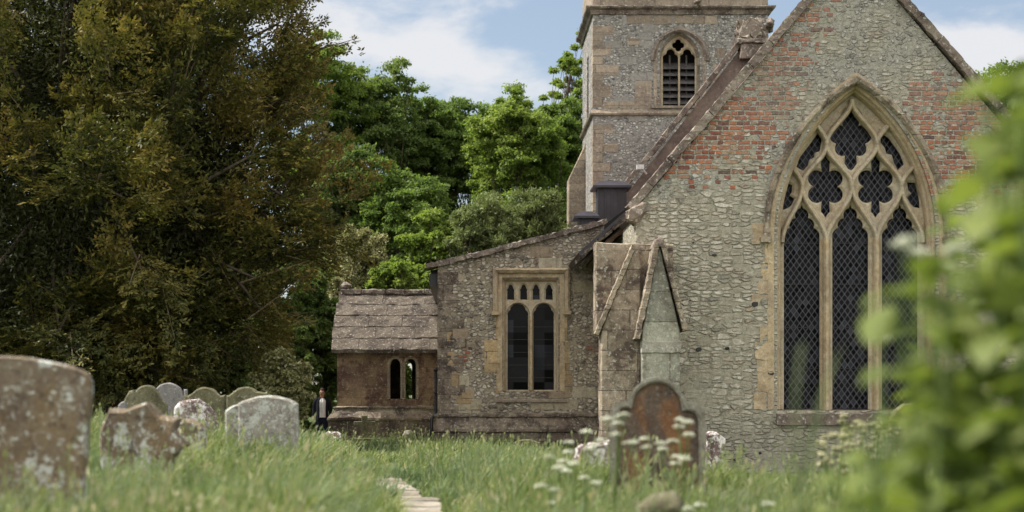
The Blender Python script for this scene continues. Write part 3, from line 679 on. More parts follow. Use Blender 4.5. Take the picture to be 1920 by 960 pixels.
mb.box(tx1-.8, tx1, ys0, ys1, 0, tz(20)); mb.box(tx0+.802, tx1-.802, ys1-.8, ys1, 0, tz(20))
parts(mb, 'wall', M['tower'])
mb = MB(); mb.box(tx0+.3, tx0+.5, YTW+2.55, YTW+3.55, tz(216), tz(79)); part(mb, 'louvre', M['louvre'])
# parapet with battlements (above the frame)
mb = MB(); mb.box(tx0+.0, tx1, YTW-.0, YTW+.45, tz(20)+.002, tz(-55)); mb.box(tx0, tx0+.45, YTW+.452, ys1, tz(20)+.002, tz(-55)); mb.box(tx1-.45, tx1, YTW+.452, ys1, tz(20)+.002, tz(-55)); mb.box(tx0+.452, tx1-.452, ys1-.45, ys1, tz(20)+.002, tz(-55))
for k in range(4):
    x = tx0+k*td/3.5; mb.box(x, x+.95, YTW, YTW+.45, tz(-55)+.002, tz(-95)); mb.box(tx0 if k < 3 else tx1-.45, tx0+.45 if k < 3 else tx1, YTW+.5+(k % 3)*1.9+.9, YTW+.5+(k % 3)*1.9+1.9, tz(-55)+.002, tz(-95))
part(mb, 'parapet', M['quoin'])
mb = MB(); mb.box(tx0+.4, tx1-.4, YTW+.4, ys1-.4, tz(-20), tz(-26)); part(mb, 'roof', M['lead'])
def ring(mb_, x0, x1, y0, y1, zl, pr):
    """square ring string course with profile (proj, z)"""
    for (p0, z0_), (p1, z1) in zip(pr[:-1], pr[1:]):
        a = [(x0-p0, y0-p0, z0_), (x1+p0, y0-p0, z0_), (x1+p0, y1+p0, z0_), (x0-p0, y1+p0, z0_), (x0-p1, y0-p1, z1), (x1+p1, y0-p1, z1), (x1+p1, y1+p1, z1), (x0-p1, y1+p1, z1)]
        mb_.add(a, [(0,1,5,4),(1,2,6,5),(2,3,7,6),(3,0,4,7)])
mb = MB(); ring(mb, tx0, tx1, YTW, ys1, 0, [(-.01, tz(28)), (.06, tz(27)), (.10, tz(20)), (.24, tz(16)), (.26, tz(13)), (.04, tz(10)), (-.01, tz(9))])
part(mb, 'string_course', M['coping'], rough_amp=.02, maxlen=.35)
mb = MB(); ring(mb, tx0, tx1, YTW, ys1, 0, [(-.01, tz(218)), (.10, tz(216)), (.13, tz(213)), (.02, tz(206)), (-.01, tz(205))])
part(mb, 'string_course', M['quoin'], rough_amp=.015, maxlen=.35)
mb = MB(); rr = random.Random(8); z = 0; k = 0
while z < tz(30)-.4:
    h_ = rr.uniform(.30, .46); l1, l2 = (rr.uniform(.65, .95), .32) if k % 2 else (.36, rr.uniform(.6, .8))
    if not (tz(220) < z+h_ and z < tz(204)):
        mb.box(tx0-.012, tx0+l1, YTW-.012, YTW+l2, z+.008, z+h_-.008); mb.box(tx1-l1, tx1+.012, YTW-.012, YTW+l2, z+.008, z+h_-.008)
    z += h_; k += 1
parts(mb, 'quoin', M['quoin'], rough_amp=.012, maxlen=.3)
# stone band under the cornice and round the window
mb = MB(); 
for i, (a, b, c, d) in enumerate([(1175, 30, 1223, 44), (1225, 30, 1260, 46), (1262, 30, 1300, 44), (1302, 30, 1345, 45), (1130, 190, 1160, 204), (1162, 190, 1222, 204), (1190, 152, 1222, 190), (1336, 120, 1350, 160), (1340, 90, 1360, 108), (1176, 72, 1200, 84)]):
    mb.box(txp(a)+.01, txp(c)-.01, YTW-.010-.002*(i % 2), YTW+.1, tz(d), tz(b))
parts(mb, 'band_stone', M['quoin'], rough_amp=.012, maxlen=.2)
# tower window
mb = MB(); fr = parch(tcx, ta, tzs, 52*YTW/F, 14, tz(199))
sweep(mb, fr, [(.22, YTW-.015), (.10, YTW-.015), (.06, YTW+.05), (.02, YTW+.09), (-.06, YTW+.20), (-.10, YTW+.28), (-.10, YTW+.6), (.22, YTW+.6)])
twin = part(mb, 'window', M['quoin'], label='belfry window with two louvred lights')
mb = MB(); sweep(mb, parch(tcx, ta+.24, tzs, 55*YTW/F, 14, tz(114)), [(.08, YTW-.02), (.08, YTW-.11), (0, YTW-.13), (-.08, YTW-.04), (-.08, YTW+.02)])
part(mb, 'hood_mould', M['coping'], twin, rough_amp=.012, maxlen=.2)
def tfoil(cx, sp, w2, y1):
    hd = fpx(cx, sp, [(w2*.5, -2, w2*.52), (-w2*.5, -2, w2*.52), (0, -w2*.75, w2*.55)], n=24, a0=0, a1=180)
    return [(cx+w2, y1)]+hd+[(cx-w2, y1)]
hs = [tfoil(1259, 108, 14.5, 198), tfoil(1290.5, 108, 14.5, 198), fpx(1273.5, 82, [(6, 0, 5.5), (-6, 0, 5.5), (0, 6, 5.5), (0, -6, 5.5)], n=32)]
mb = MB(); plate(mb, parch(tcx, ta+.01, tzs, 52*YTW/F+.01, 14, tz(199)), [[(txp(x), tz(y)) for x, y in h_] for h_ in hs], YTW+.27, YTW+.42, .06)
part(mb, 'tracery', M['tracery'], twin)
for c in (1259, 1290.5):
    for py in (117, 130, 145, 158, 171, 183):
        mb = MB(); x0, x1 = txp(c-15), txp(c+15); z = tz(py)
        mb.add([(x0, YTW+.44, z-.17), (x1, YTW+.44, z-.17), (x1, YTW+.85, z+.08), (x0, YTW+.85, z+.08), (x0, YTW+.44, z-.12), (x1, YTW+.44, z-.12), (x1, YTW+.85, z+.13), (x0, YTW+.85, z+.13)],
               [(0,1,2,3),(4,5,6,7),(0,1,5,4),(1,2,6,5),(2,3,7,6),(3,0,4,7)])
        part(mb, 'louvre', M['louvre'], twin)
    mb = MB(); mb.box(txp(c)-.03, txp(c)+.03, YTW+.62, YTW+.68, tz(196), tz(98)); part(mb, 'louvre_post', M['louvre'], twin)
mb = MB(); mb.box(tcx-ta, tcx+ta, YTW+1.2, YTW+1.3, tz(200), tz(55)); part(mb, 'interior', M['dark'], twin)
mb = MB(); mb.box(tcx-ta-.3, tcx+ta+.3, YTW-.09, YTW+.6, tz(203), tz(198.5)); part(mb, 'sill', M['quoin'], twin)
# gargoyles
for gx, gp in ((1308, (1308, 9)), (1441, (1443, 50))):
    mb = MB(); x, z = txp(gp[0]), tz(gp[1]); mb.tube([(x, YTW+.2, z-.1), (x, YTW-.25, z+.03), (x-.03, YTW-.48, z+.10), (x-.05, YTW-.62, z+.0)], [.13, .12, .15, .09], 8)
    part(mb, 'gargoyle', M['coping'], rough_amp=.05, maxlen=.08, smooth=True)
# stair buttress on the left flank
mb = MB(); Yb = 75.4
mb.prism([(PX(1064, Yb), 0), (tx0+.05, 0), (tx0+.05, PZ(262, Yb)), (PX(1090, Yb), PZ(285, Yb)), (PX(1066, Yb), PZ(335, Yb))], Yb, Yb+1.2, .03)
part(mb, 'buttress', M['quoin'], label='plain sloping buttress on the tower flank')
# lead boxes above the aisle
def leadbox(x0, x1, y0, y1, Y, d):
    a, b, t, u_ = PX(x0, Y), PX(x1, Y), PZ(y0, Y), PZ(y1, Y)
    mb_ = MB(); mb_.box(a+.09, b-.09, Y+.1, Y+d-.1, u_, t-.10)
    for k in range(5): x = a+.09+(b-a-.18)*k/4; mb_.box(x-.02, x+.02, Y+.07, Y+.099, u_, t-.12)
    o = part(mb_, 'roof_turret', M['lead'], label='small square lead-clad roof box' if x0 > 1100 else 'lower lead-clad roof box')
    m2_ = MB(); zt = t; ev = t-.11
    m2_.add([(a-.06, Y-.06, ev-.06), (b+.06, Y-.06, ev-.06), (b+.06, Y+d+.06, ev-.06), (a-.06, Y+d+.06, ev-.06), (a-.06, Y-.06, ev), (b+.06, Y-.06, ev), (b+.06, Y+d+.06, ev), (a-.06, Y+d+.06, ev), (a+.14, Y+.2, zt+.03), (b-.14, Y+.2, zt+.03), (b-.14, Y+d-.2, zt+.03), (a+.14, Y+d-.2, zt+.03)],
            [(0,3,2,1),(0,1,5,4),(1,2,6,5),(2,3,7,6),(3,0,4,7),(4,5,9,8),(5,6,10,9),(6,7,11,10),(7,4,8,11),(8,9,10,11)])
    part(m2_, 'cap', M['lead'], o)
leadbox(1116, 1180, 340, 440, 52.2, 1.2); leadbox(1080, 1120, 397, 450, 51.2, 1.0)
mb = MB(); x, z = PX(1200, 53.6), PZ(311, 53.6); mb.box(x-.1, x+.1, 53.45, 53.62, z-.11, z+.02); mb.tube([(x+.03, 53.62, z-.05), (x+.2, 53.8, z-.2)], .03, 6)
part(mb, 'floodlight', M['white'])

# --- aisle (lean-to) east wall
AW = 49.0
def az(py): return PZ(py, AW)
def ax(px): return PX(px, AW)
a_left = ax(821); a_right = xl+1.0
def az_line(px): return PZ(497-(px-805)*.2505, AW)
top = lambda px: (ax(px), az_line(px)-.08)
ahole = [(ax(943), az(734)), (ax(1047), az(734)), (ax(1047), az(522)), (ax(943), az(522))]
mb = MB(); plate(mb, [(a_left, -.3), (a_right, -.3), (a_right, az_line(1190)), top(1136), top(985), top(821)], [ahole], AW, AW+.75)
part(mb, 'wall', M['aisle'], label='lean-to end wall of flint and squared stone')
mb = MB(); mb.box(a_left, a_left+.6, AW+.752, 66, -.3, az_line(821)-.3); part(mb, 'wall', M['aisle'])
mb = coping_line((ax(801), az_line(801)-.10), (ax(1140), az_line(1140)-.10), 0, AW-.14, AW+.7, .13, .55, .014, 6)
part(mb, 'coping', M['coping'], rough_amp=.025, maxlen=.14, scale=7)
mb = MB(); slabpoly(mb, [(ax(806), az_line(806)-.10), (ax(1180), az_line(1180)-.10)], AW+.71, 66, .12); part(mb, 'roof', M['lead'])
mb = MB(); mb.box(ax(805), ax(821)-.004, AW+.3, 66, az(535), az(512)); part(mb, 'gutter', M['iron'])
# quoins
mb = MB(); rr = random.Random(12); z = az(806); k = 0
while z < az_line(821)-.45:
    h_ = rr.uniform(.24, .38); l_ = rr.uniform(.5, .75) if k % 2 else rr.uniform(.28, .4)
    mb.box(a_left-.01, a_left+l_, AW-.010, AW+(.3 if k % 2 else .55), z+.006, z+h_-.006); z += h_; k += 1
parts(mb, 'quoin', M['plinth'], rough_amp=.012, maxlen=.25)
# plinth: lower wall face, chamfer, string
mb = MB()
sweep_prof = [(AW-.14, -.3), (AW-.14, az(812)), (AW-.20, az(809)), (AW-.20, az(804)), (AW-.08, az(787)), (AW-.06, az(783)), (AW-.11, az(781)), (AW-.11, az(777)), (AW-.01, az(774)), (AW+.02, az(774)), (AW+.02, -.3)]
xs0, xs1 = a_left-.10, a_right
vs = [(xs0+(.0 if yv < AW-.1 else .08), yv, zv) for yv, zv in sweep_prof]+[(xs1, yv, zv) for yv, zv in sweep_prof]; n_ = len(sweep_prof)
mb.add(vs, [(i, (i+1) % n_, n_+(i+1) % n_, n_+i) for i in range(n_)]+[tuple(range(n_))])
part(mb, 'plinth', M['plinth'], rough_amp=.02, maxlen=.3)
# aisle window
mb = MB()
wl, wr, wb, wt = ax(947.5), ax(1044), az(733), az(526)
sweep(mb, [(wl, wb), (wl, wt), (wr, wt), (wr, wb)], [(.20, AW-.015), (.08, AW-.015), (.06, AW+.05), (.02, AW+.08), (-.01, AW+.16), (-.01, AW+.5), (.20, AW+.5)])
awin = part(mb, 'window', M['warm'], label='square-headed two-light window in ochre stone')
mb = MB(); hl, hr, ht = ax(929), ax(1063), az(508)
sweep(mb, [(hl, az(585)), (hl, ht), (hr, ht), (hr, az(585))], [(.07, AW-.01), (.07, AW-.12), (.02, AW-.16), (-.05, AW-.10), (-.07, AW-.01), (.0, AW+.04)])
for x in (hl, hr): mb.box(x-.10, x+.10, AW-.15, AW+.01, az(590), az(584))
part(mb, 'hood_mould', M['warm'], awin, rough_amp=.012, maxlen=.2)
hs = []
for c, w2 in ((971.5, 19.5), (1020, 19.5)):
    hd = fpx(c, 592, [(w2*.55, -3, w2*.46), (-w2*.55, -3, w2*.46), (w2*.32, -12, w2*.42), (-w2*.32, -12, w2*.42), (0, -12, w2*.66)], n=40, a0=0, a1=180)
    hs.append([(c+w2, 731)]+[(min(max(x, c-w2), c+w2), y) for x, y in hd]+[(c-w2, 731)])
for c in (958, 982.5, 1006, 1030.5):
    hd = fpx(c, 545, [(3.4, -2, 3.4), (-3.4, -2, 3.4), (0, -6, 4.6), (0, -9, 3.5)], n=20, a0=0, a1=180); hs.append([(c+6.6, 561)]+hd+[(c-6.6, 561)])
mb = MB(); plate(mb, [(wl-.01, wb), (wr+.01, wb), (wr+.01, wt+.01), (wl-.01, wt+.01)], [[(ax(x), az(y)) for x, y in h_] for h_ in hs], AW+.20, AW+.32, .045)
part(mb, 'tracery', M['tracery'], awin)
mb = MB(); e = 0
for pts in ([(996, 732), (996, 592)],):
    sweep(mb, [(ax(x), az(y)) for x, y in pts], [(-.07, AW+.31), (-.06, AW+.22), (-.025, AW+.15), (.025, AW+.15), (.06, AW+.22), (.07, AW+.31)])
part(mb, 'mullion', M['warm'], awin)
for i, c in enumerate((971.5, 1020)):
    mb = MB(); pts = [(c-24.5+.4*0, 600)]+[(c-24.5*math.cos(t), 592-27*math.sin(t)) for t in np.linspace(0, math.pi, 15)]+[(c+24.5, 600)]
    e = .003*i; sweep(mb, [(ax(x), az(y)) for x, y in pts], [(-.05, AW+.24-e), (-.02, AW+.165-e), (.02, AW+.165-e), (.05, AW+.24-e)]); part(mb, 'tracery_bar', M['tracery'], awin)
pane([(wl, wb), (wr, wb), (wr, wt), (wl, wt)], AW+.36, M['glass2'], awin)
mb = MB()
for py in (612, 636, 660, 684, 708): mb.box(wl, wr, AW+.345, AW+.355, az(py)-.006, az(py)+.006)
parts(mb, 'saddle_bar', M['iron'], awin)
mb = MB(); mb.add([(wl-.25, AW-.06, az(750)), (wr+.25, AW-.06, az(750)), (wr+.1, AW+.35, az(732)+.0), (wl-.1, AW+.35, az(732)), (wl-.25, AW-.06, az(754)), (wr+.25, AW-.06, az(754)), (wr+.1, AW+.35, az(754)), (wl-.1, AW+.35, az(754))], [(0,1,2,3),(0,4,5,1),(1,5,6,2),(2,6,7,3),(3,7,4,0),(4,7,6,5)])
part(mb, 'sill', M['quoin'], awin, rough_amp=.01, maxlen=.2)
mb = MB()
for i, (a, b, c, d) in enumerate([(908, 637, 938, 699), (930, 700, 938, 738), (930, 590, 938, 636), (1054, 640, 1069, 695), (1054, 696, 1073, 735), (1054, 590, 1064, 639), (838, 622, 850, 640), (834, 660, 852, 686), (855, 735, 884, 757), (846, 700, 862, 735)]):
    mb.box(ax(a)+.006, ax(c)-.006, AW-.009-.002*(i % 2), AW+.1, az(d)+.006, az(b)-.006)
parts(mb, 'dressed_block', M['ochre_block'], rough_amp=.012, maxlen=.2)
# downpipe
mb = MB(); x = ax(817); mb.tube([(x, AW+.5, az(690)), (x, AW+.5, az(770)), (x, AW+.44, az(776)), (x-.11, AW+.2, az(786)), (x-.12, AW+.14, az(835))], .045, 8)
for py in (692, 735): mb.tube([(x, AW+.5, az(py)), (x, AW+.5, az(py+3))], .065, 8)
part(mb, 'downpipe', M['iron'], smooth=True)

# --- buttresses at the corner of the chancel
BY = 40.25
def b_(px, py, Y=BY): return (PX(px, Y), PZ(py, Y))
mb = MB(); mb.prism([b_(1118, 930), b_(1266, 930), b_(1266, 625), b_(1262, 458), b_(1117, 454), b_(1117, 622), b_(1127, 628), b_(1127, 930)], BY, CW-.003, .02)
part(mb, 'buttress', M['buttress'], label='square-topped weathered block buttress at the chancel corner', rough_amp=.018, maxlen=.3)
B2 = 39.95
mb = MB(); mb.prism([b_(1127, 930, B2), b_(1201, 930, B2), b_(1201, 500, B2), b_(1196, 466, B2), b_(1189, 470, B2), b_(1127, 620, B2)], B2, BY+.01, .02)
part(mb, 'buttress', M['buttress'], label='half gablet buttress with one sloping edge', rough_amp=.015, maxlen=.3)
mb = coping_line(b_(1121, 630, B2), b_(1192, 462, B2), 0, B2-.09, BY-.01, .09, .6, .006, 21)
part(mb, 'weathering', M['buttress'], rough_amp=.014, maxlen=.08, scale=10)
B3 = 39.55
mb = MB(); mb.prism([b_(1204, 930, B3), b_(1275, 930, B3), b_(1275, 620, B3), b_(1236, 458, B3), b_(1204, 620, B3)], B3, BY+.01, .02)
part(mb, 'buttress', M['render'], label='gabled buttress with pale grey render face', rough_amp=.008, maxlen=.3)
mb = coping_line(b_(1199, 637, B3), b_(1236, 455, B3), 0, B3-.10, BY-.01, .10, .55, .006, 22); m2 = coping_line(b_(1236, 455, B3), b_(1281, 622, B3), 0, B3-.10, BY-.01, .10, .55, .006, 23); mb.add(m2.v, m2.f)
part(mb, 'weathering', M['buttress'], rough_amp=.014, maxlen=.08, scale=10)
mb = MB(); x0, zt_ = b_(1203, 640, B3); x1, zb_ = b_(1277, 662, B3); mb.prism([(x0, zb_), (x1, zb_), (x1, zt_), (x0, zt_)], B3-.035, BY-.02, .015); part(mb, 'band', M['frieze'], rough_amp=.012, maxlen=.1)
mb = MB(); x, z = b_(1236, 450, B3); mb.prism([(x-.13, z-.16), (x+.13, z-.16), (x+.08, z+.02), (x, z+.06), (x-.08, z+.02)], B3-.1, BY, .03); part(mb, 'cap_stone', M['coping'], rough_amp=.02, maxlen=.08)

# --- porch / vestry with stone slab roof
PW = 57.0
def qx(px): return PX(px, PW)
def qz(py): return PZ(py, PW)
px0, px1 = qx(632), a_left+.5; pd = 4.4
def lanc(c, w2, y0, ys, ya): 
    return [(qx(x), qz(y)) for x, y in [(c-w2, y0), (c-w2, ys)]]+[(qx(c-w2*math.cos(t)), qz(ys-(ys-ya)*math.sin(t)**.8)) for t in np.linspace(.15, math.pi-.15, 11)]+[(qx(x), qz(y)) for x, y in [(c+w2, ys), (c+w2, y0)]]
lans = [lanc(741, 10.5, 748, 688, 672), lanc(770, 10.5, 748, 688, 672)]
mb = MB(); plate(mb, [(px0, -.3), (px1, -.3), (px1, qz(654)), (px0, qz(654))], lans, PW, PW+.45, .05)
part(mb, 'wall', M['porch'], label='low porch wall of rusty brown ashlar with two lancets')
lan2 = [[(x*1.0+.22, z) for x, z in l] for l in lans]
mb = MB(); plate(mb, [(px0, -.3), (px1, -.3), (px1, qz(654)), (px0, qz(654))], lan2, PW+pd-.45, PW+pd, 0)
gz0, gz1, gm = qz(654), PZ(549, PW+pd/2), PW+pd/2
for x0, x1 in ((px0, px0+.45),):
    vs = [(x0, PW+.452, -.3), (x0, PW+pd-.452, -.3), (x0, PW+pd-.452, gz0), (x0, gm, gz1-.15), (x0, PW+.452, gz0)]
    mb.add(vs+[(x1, b, c) for _, b, c in vs], [(0,1,2,3,4), (9,8,7,6,5)]+[(i, (i+1) % 5, 5+(i+1) % 5, 5+i) for i in range(5)])
part(mb, 'wall', M['porch'])
# roof slabs, each a stone
rr = random.Random(31); mb = MB(); courses = [(655, 637), (637, 612), (612, 585), (585, 566), (566, 549)]
for side in (0, 1):
    n_c = len(courses)
    for ci in range(n_c):
        t0, t1 = ci/n_c-.03, (ci+1)/n_c+.01; x = px0-.16-rr.uniform(0, .05)+ci*.02
        while x < px1:
            wd = rr.uniform(.7, 1.6); xe = min(x+wd, px1+.1); j = rr.uniform(-.012, .012)
            def pt(t, up):
                y = PW-.16+(gm-PW+.16)*t; z = gz0-.02+(gz1-gz0)*t+up
                return (y if side == 0 else 2*gm-y, z)
            (ya, za), (yb, zb) = pt(t0, .03+.028*(1)+j), pt(t1, .03+j)
            vs = [(x+.006, ya, za), (xe-.006, ya, za), (xe-.006, yb, zb), (x+.006, yb, zb), (x+.006, ya, za-.11), (xe-.006, ya, za-.11), (xe-.006, yb, zb-.06), (x+.006, yb, zb-.06)]
            mb.add(vs, [(0,1,2,3),(0,4,5,1),(1,5,6,2),(2,6,7,3),(3,7,4,0),(4,7,6,5)]); x = xe
part(mb, 'roof', M['slab'], label='low roof of big lichened stone slabs', rough_amp=.022, maxlen=.22, scale=5)
mb = MB(); x = px0-.02
while x < px1: 
    wd = rr.uniform(.5, .8); xe = min(x+wd, px1); mb.prism([(x+.008, gz1-.06), (xe-.008, gz1-.06), (xe-.008, gz1+.10), (x+.008, gz1+.10)], gm-.16, gm+.16, .03); x = xe
part(mb, 'ridge', M['coping'], rough_amp=.03, maxlen=.15)
mb = MB(); mb.tube([(px0+.1, gm, gz1), (px0+.1, gm, gz1+.12), (px0+.12, gm, gz1+.24), (px0+.1, gm, gz1+.34)], [.16, .12, .17, .07], 8); part(mb, 'finial', M['coping'], rough_amp=.03, maxlen=.1)
mb = MB(); pp = [(.0, qz(654)), (.10, qz(656)), (.12, qz(652)), (.0, qz(650))]
pr = [(PW-.24, -.3), (PW-.24, qz(789)), (PW-.28, qz(787)), (PW-.28, qz(783)), (PW-.10, qz(770)), (PW-.09, qz(767)), (PW-.12, qz(765.5)), (PW-.12, qz(763)), (PW-.01, qz(761)), (PW+.02, qz(761)), (PW+.02, -.3)]
n_ = len(pr); offs = [PW-a for a, b in pr]
vs = [(px0-max(o_, 0), a, b) for (a, b), o_ in zip(pr, offs)]+[(px1, a, b) for a, b in pr]
mb.add(vs, [(i, (i+1) % n_, n_+(i+1) % n_, n_+i) for i in range(n_)]+[tuple(range(n_))])
vs = [(px0-max(o_, -.02), PW-o_, b) for (a, b), o_ in zip(pr, offs)]; vs2 = [(x_, PW+pd, b) for (x_, a, b) in vs]
mb.add(vs+vs2, [(i, (i+1) % n_, n_+(i+1) % n_, n_+i) for i in range(n_)])
part(mb, 'plinth', M['plinth'], rough_amp=.025, maxlen=.3)
mb = MB()
for l in lans: sweep(mb, l, [(.07, PW-.012), (.0, PW-.012), (-.02, PW+.06), (.05, PW+.08)])
parts(mb, 'window_surround', M['quoin'])
# ------------------------------------------------------------------ vegetation
def unit(a): return a/np.maximum(np.linalg.norm(a, axis=-1, keepdims=True), 1e-9)
def rdir(n, rng=None):
    r_ = rng or RNG; return unit(r_.normal(size=(n, 3)))
def leaf_mesh(name, C, D, Nn, L, W, rnd, mat, parent=None, fold=.12):
    n = len(C); D = unit(D); S = unit(np.cross(D, Nn)); U = np.cross(S, D)
    L = np.broadcast_to(L, (n,))[:, None]; W = np.broadcast_to(W, (n,))[:, None]
    v_ = np.stack([C, C+D*L*.45+S*W*.5+U*L*fold, C+D*L, C+D*L*.45-S*W*.5+U*L*fold], 1).reshape(-1, 3)
    return raw_mesh(name, v_, 4, n, rnd, mat, parent)
def raw_mesh(name, v_, k, n, rnd, mat, parent):
    me = bpy.data.meshes.new(name)
    if parent: v_ = v_-np.array(wloc(parent))[None]
    me.vertices.add(len(v_)); me.vertices.foreach_set('co', v_.astype(np.float32).ravel())
    me.loops.add(n*k); me.loops.foreach_set('vertex_index', np.arange(n*k, dtype=np.int32))
    me.polygons.add(n); me.polygons.foreach_set('loop_start', np.arange(0, n*k, k, dtype=np.int32))
    try: me.polygons.foreach_set('loop_total', np.full(n, k, dtype=np.int32))
    except Exception: pass
    me.update(calc_edges=True)
    a = me.attributes.new('rnd', 'FLOAT', 'FACE'); a.data.foreach_set('value', np.clip(rnd, 0, 1).astype(np.float32))
    me.materials.append(mat); o = bpy.data.objects.new(name, me); COL.objects.link(o)
    if parent: o.parent = parent
    return o
LEAF = {
 'dark': mat_leaf('leaf_dark_green', [(0, (.055, .09, .030)), (.4, (.10, .15, .045)), (.75, (.15, .20, .065)), (1, (.21, .26, .10))], tw=.5),
 'mid': mat_leaf('leaf_mid_green', [(0, (.065, .11, .028)), (.4, (.115, .175, .044)), (.75, (.165, .23, .065)), (1, (.23, .28, .10))], tw=.5),
 'light': mat_leaf('leaf_yellow_green', [(0, (.09, .135, .028)), (.4, (.15, .215, .048)), (.75, (.21, .275, .07)), (1, (.28, .32, .11))], tw=.5),
 'pale': mat_leaf('leaf_pale_olive', [(0, (.10, .11, .04)), (.4, (.20, .20, .085)), (.75, (.33, .32, .18)), (1, (.50, .48, .34))], tw=.25),
 'willow': mat_leaf('leaf_willow', [(0, (.09, .12, .045)), (.4, (.15, .19, .075)), (.75, (.21, .25, .11)), (1, (.28, .31, .16))], tw=.25),
 'yew': mat_leaf('yew_needles', [(0, (.022, .030, .010)), (.33, (.070, .076, .020)), (.55, (.14, .128, .034)), (.8, (.24, .185, .055)), (1, (.34, .22, .07))], tw=.25, tr=1.1, sc=.45),
 'weed': mat_leaf('weed_leaf', [(0, (.04, .06, .016)), (.3, (.11, .15, .036)), (.65, (.175, .22, .055)), (.9, (.25, .29, .10)), (1, (.38, .40, .24))], tw=.42, tr=1.25),
}
M['bark'] = mat_plain('bark', (.10, .08, .06), .95, .1, 0, .5, 4)
M['twig'] = mat_plain('dry_twig', (.17, .13, .09), .95, .1, 0, .4, 4)
def limb(mb, a, b, r0, r1, sag=.0, n=5, rng=random):
    a, b = Vector(a), Vector(b); pts = []
    off = Vector((rng.uniform(-1, 1), rng.uniform(-1, 1), rng.uniform(-.5, 1)))*(b-a).length*.10
    for i in range(n+1):
        t = i/n; p = a.lerp(b, t)+off*math.sin(math.pi*t)+Vector((0, 0, -sag*math.sin(math.pi*t))); pts.append(p)
    mb.tube(pts, [r0+(r1-r0)*i/n for i in range(n+1)], 5)
def tree(name, px, ytop, hw, Y, label, cat='tree', leaf='mid', ybot=None, K=110, per=380, lsz=.17, seed=0, group=None, trunk_r=.22, upright=0.0, sparse=0, depth=None):
    if cat == 'tree' and not sparse: K = int(K*4.2); per = int(per*.42); ybot = (ybot or 500)+110; lsz *= .80; per = int(per*1.15); crk = .72; hw *= 1.22
    else: crk = .8
    if cat == 'bush': K = int(K*1.8); per = int(per*.6)
    rng = np.random.default_rng(seed+100); rr_ = random.Random(seed)
    x = PX(px, Y); R_ = hw*Y/F; zt = PZ(ytop, Y); g0 = gz(x, Y); zb = PZ(ybot, Y) if ybot else g0+(zt-g0)*.18
    root = thing(name, (x, Y, g0), label, cat, group)
    cz = (zt+zb)/2; hz_ = (zt-zb)/2; Ry = depth or R_
    d = rdir(K, rng); d[:, 2] = np.where(d[:, 2] < -.85, -d[:, 2], d[:, 2]); d = unit(d)
    K0 = K; rad = rng.uniform(.22, 1.0, K)**.6
    rad *= 1+.15*np.sin(d[:, 0]*5+seed)*np.cos(d[:, 2]*6+seed*2)*(1 if not sparse else 1.3)
    pw = d.copy(); pw[:, 2] = np.sign(pw[:, 2])*np.abs(pw[:, 2])**(.62 if cat == 'tree' and not sparse else .85)
    cc = np.stack([x+pw[:, 0]*rad*R_*.9, Y+pw[:, 1]*rad*Ry*.9, cz+pw[:, 2]*rad*hz_*.92], -1)
    cr = crk*rng.uniform(.10, .27, K)*min(R_, hz_*1.1)*(1 if not sparse else .8)
    idx = np.repeat(np.arange(K), per); n = len(idx)
    dd = rdir(n, rng); dd[:, 2] = np.where(dd[:, 2] < -.3, -dd[:, 2]*.6, dd[:, 2])
    rr2 = rng.uniform(0, 1, n)**.45*(1+.35*np.sin(dd[:, 0]*7+idx)*np.cos(dd[:, 1]*6+idx*1.3))
    off = dd*rr2[:, None]*cr[idx][:, None]; off[:, 2] *= .75+upright
    C = cc[idx]+off
    Nn = unit(dd*.7+np.array([0, 0, .75])+rng.normal(size=(n, 3))*.55)
    D = unit(rng.normal(size=(n, 3))*.8+dd*.5+np.array([0, 0, -.25+upright]))
    L = lsz*rng.uniform(.65, 1.35, n); W = L*rng.uniform(.5, .75, n)*(.45 if upright > .3 else 1)
    ctint = rng.uniform(-.22, .22, K)[idx]
    leaf_mesh('crown', C, D, Nn, L, W, np.clip(rng.uniform(0, 1, n)*.75+.12+ctint, 0, 1), LEAF[leaf], root)
    mb = MB(); top = Vector((x+R_*.08*rr_.uniform(-1, 1), Y, cz+hz_*.55)); base = Vector((x, Y, g0-.2))
    limb(mb, base, top, trunk_r, trunk_r*.3, 0, 7, rr_)
    for k in range(0, K, max(1, K//60)):
        t = rr_.uniform(.25, .9); s_ = base.lerp(top, t); limb(mb, s_, cc[k], trunk_r*.20*(1.1-t), .012, 0, 4, rr_)
    mb.build('trunk', M['bark'], root, True)
    return root
G_TREES = 'trees standing behind the church'
tree('deciduous_tree', 596, 52, 92, 86, 'pale green airy tree peeping out above the right shoulder of the yew', leaf='light', K=90, per=300, seed=1, ybot=330, group=G_TREES)
tree('deciduous_tree', 702, 108, 98, 88, 'tall dark green tree standing right beside the yew against the cloud', leaf='dark', K=130, per=380, seed=2, ybot=470, group=G_TREES)
tree('deciduous_tree', 800, 162, 80, 90, 'dark round tree in the middle of the row of trees behind the low roofs', leaf='mid', K=120, per=380, seed=3, ybot=480, group=G_TREES)
tree('deciduous_tree', 880, 170, 84, 91, 'narrow mid green tree in a dip of the skyline left of the yellow green one', leaf='mid', K=110, per=350, seed=4, ybot=470, group=G_TREES)
tree('deciduous_tree', 968, 176, 88, 84, 'yellow green broad tree with feathery layered branches', leaf='light', K=130, per=380, seed=5, ybot=430, group=G_TREES)
tree('deciduous_tree', 1056, 176, 74, 90, 'mid green tree whose crown touches the left edge of the tower', leaf='mid', K=110, per=380, seed=6, ybot=440, group=G_TREES)
tree('deciduous_tree', 1078, 64, 68, 96, 'thin open-branched tree rising highest beside the tower', leaf='light', K=60, per=200, seed=7, ybot=260, sparse=1, group=G_TREES, lsz=.15)
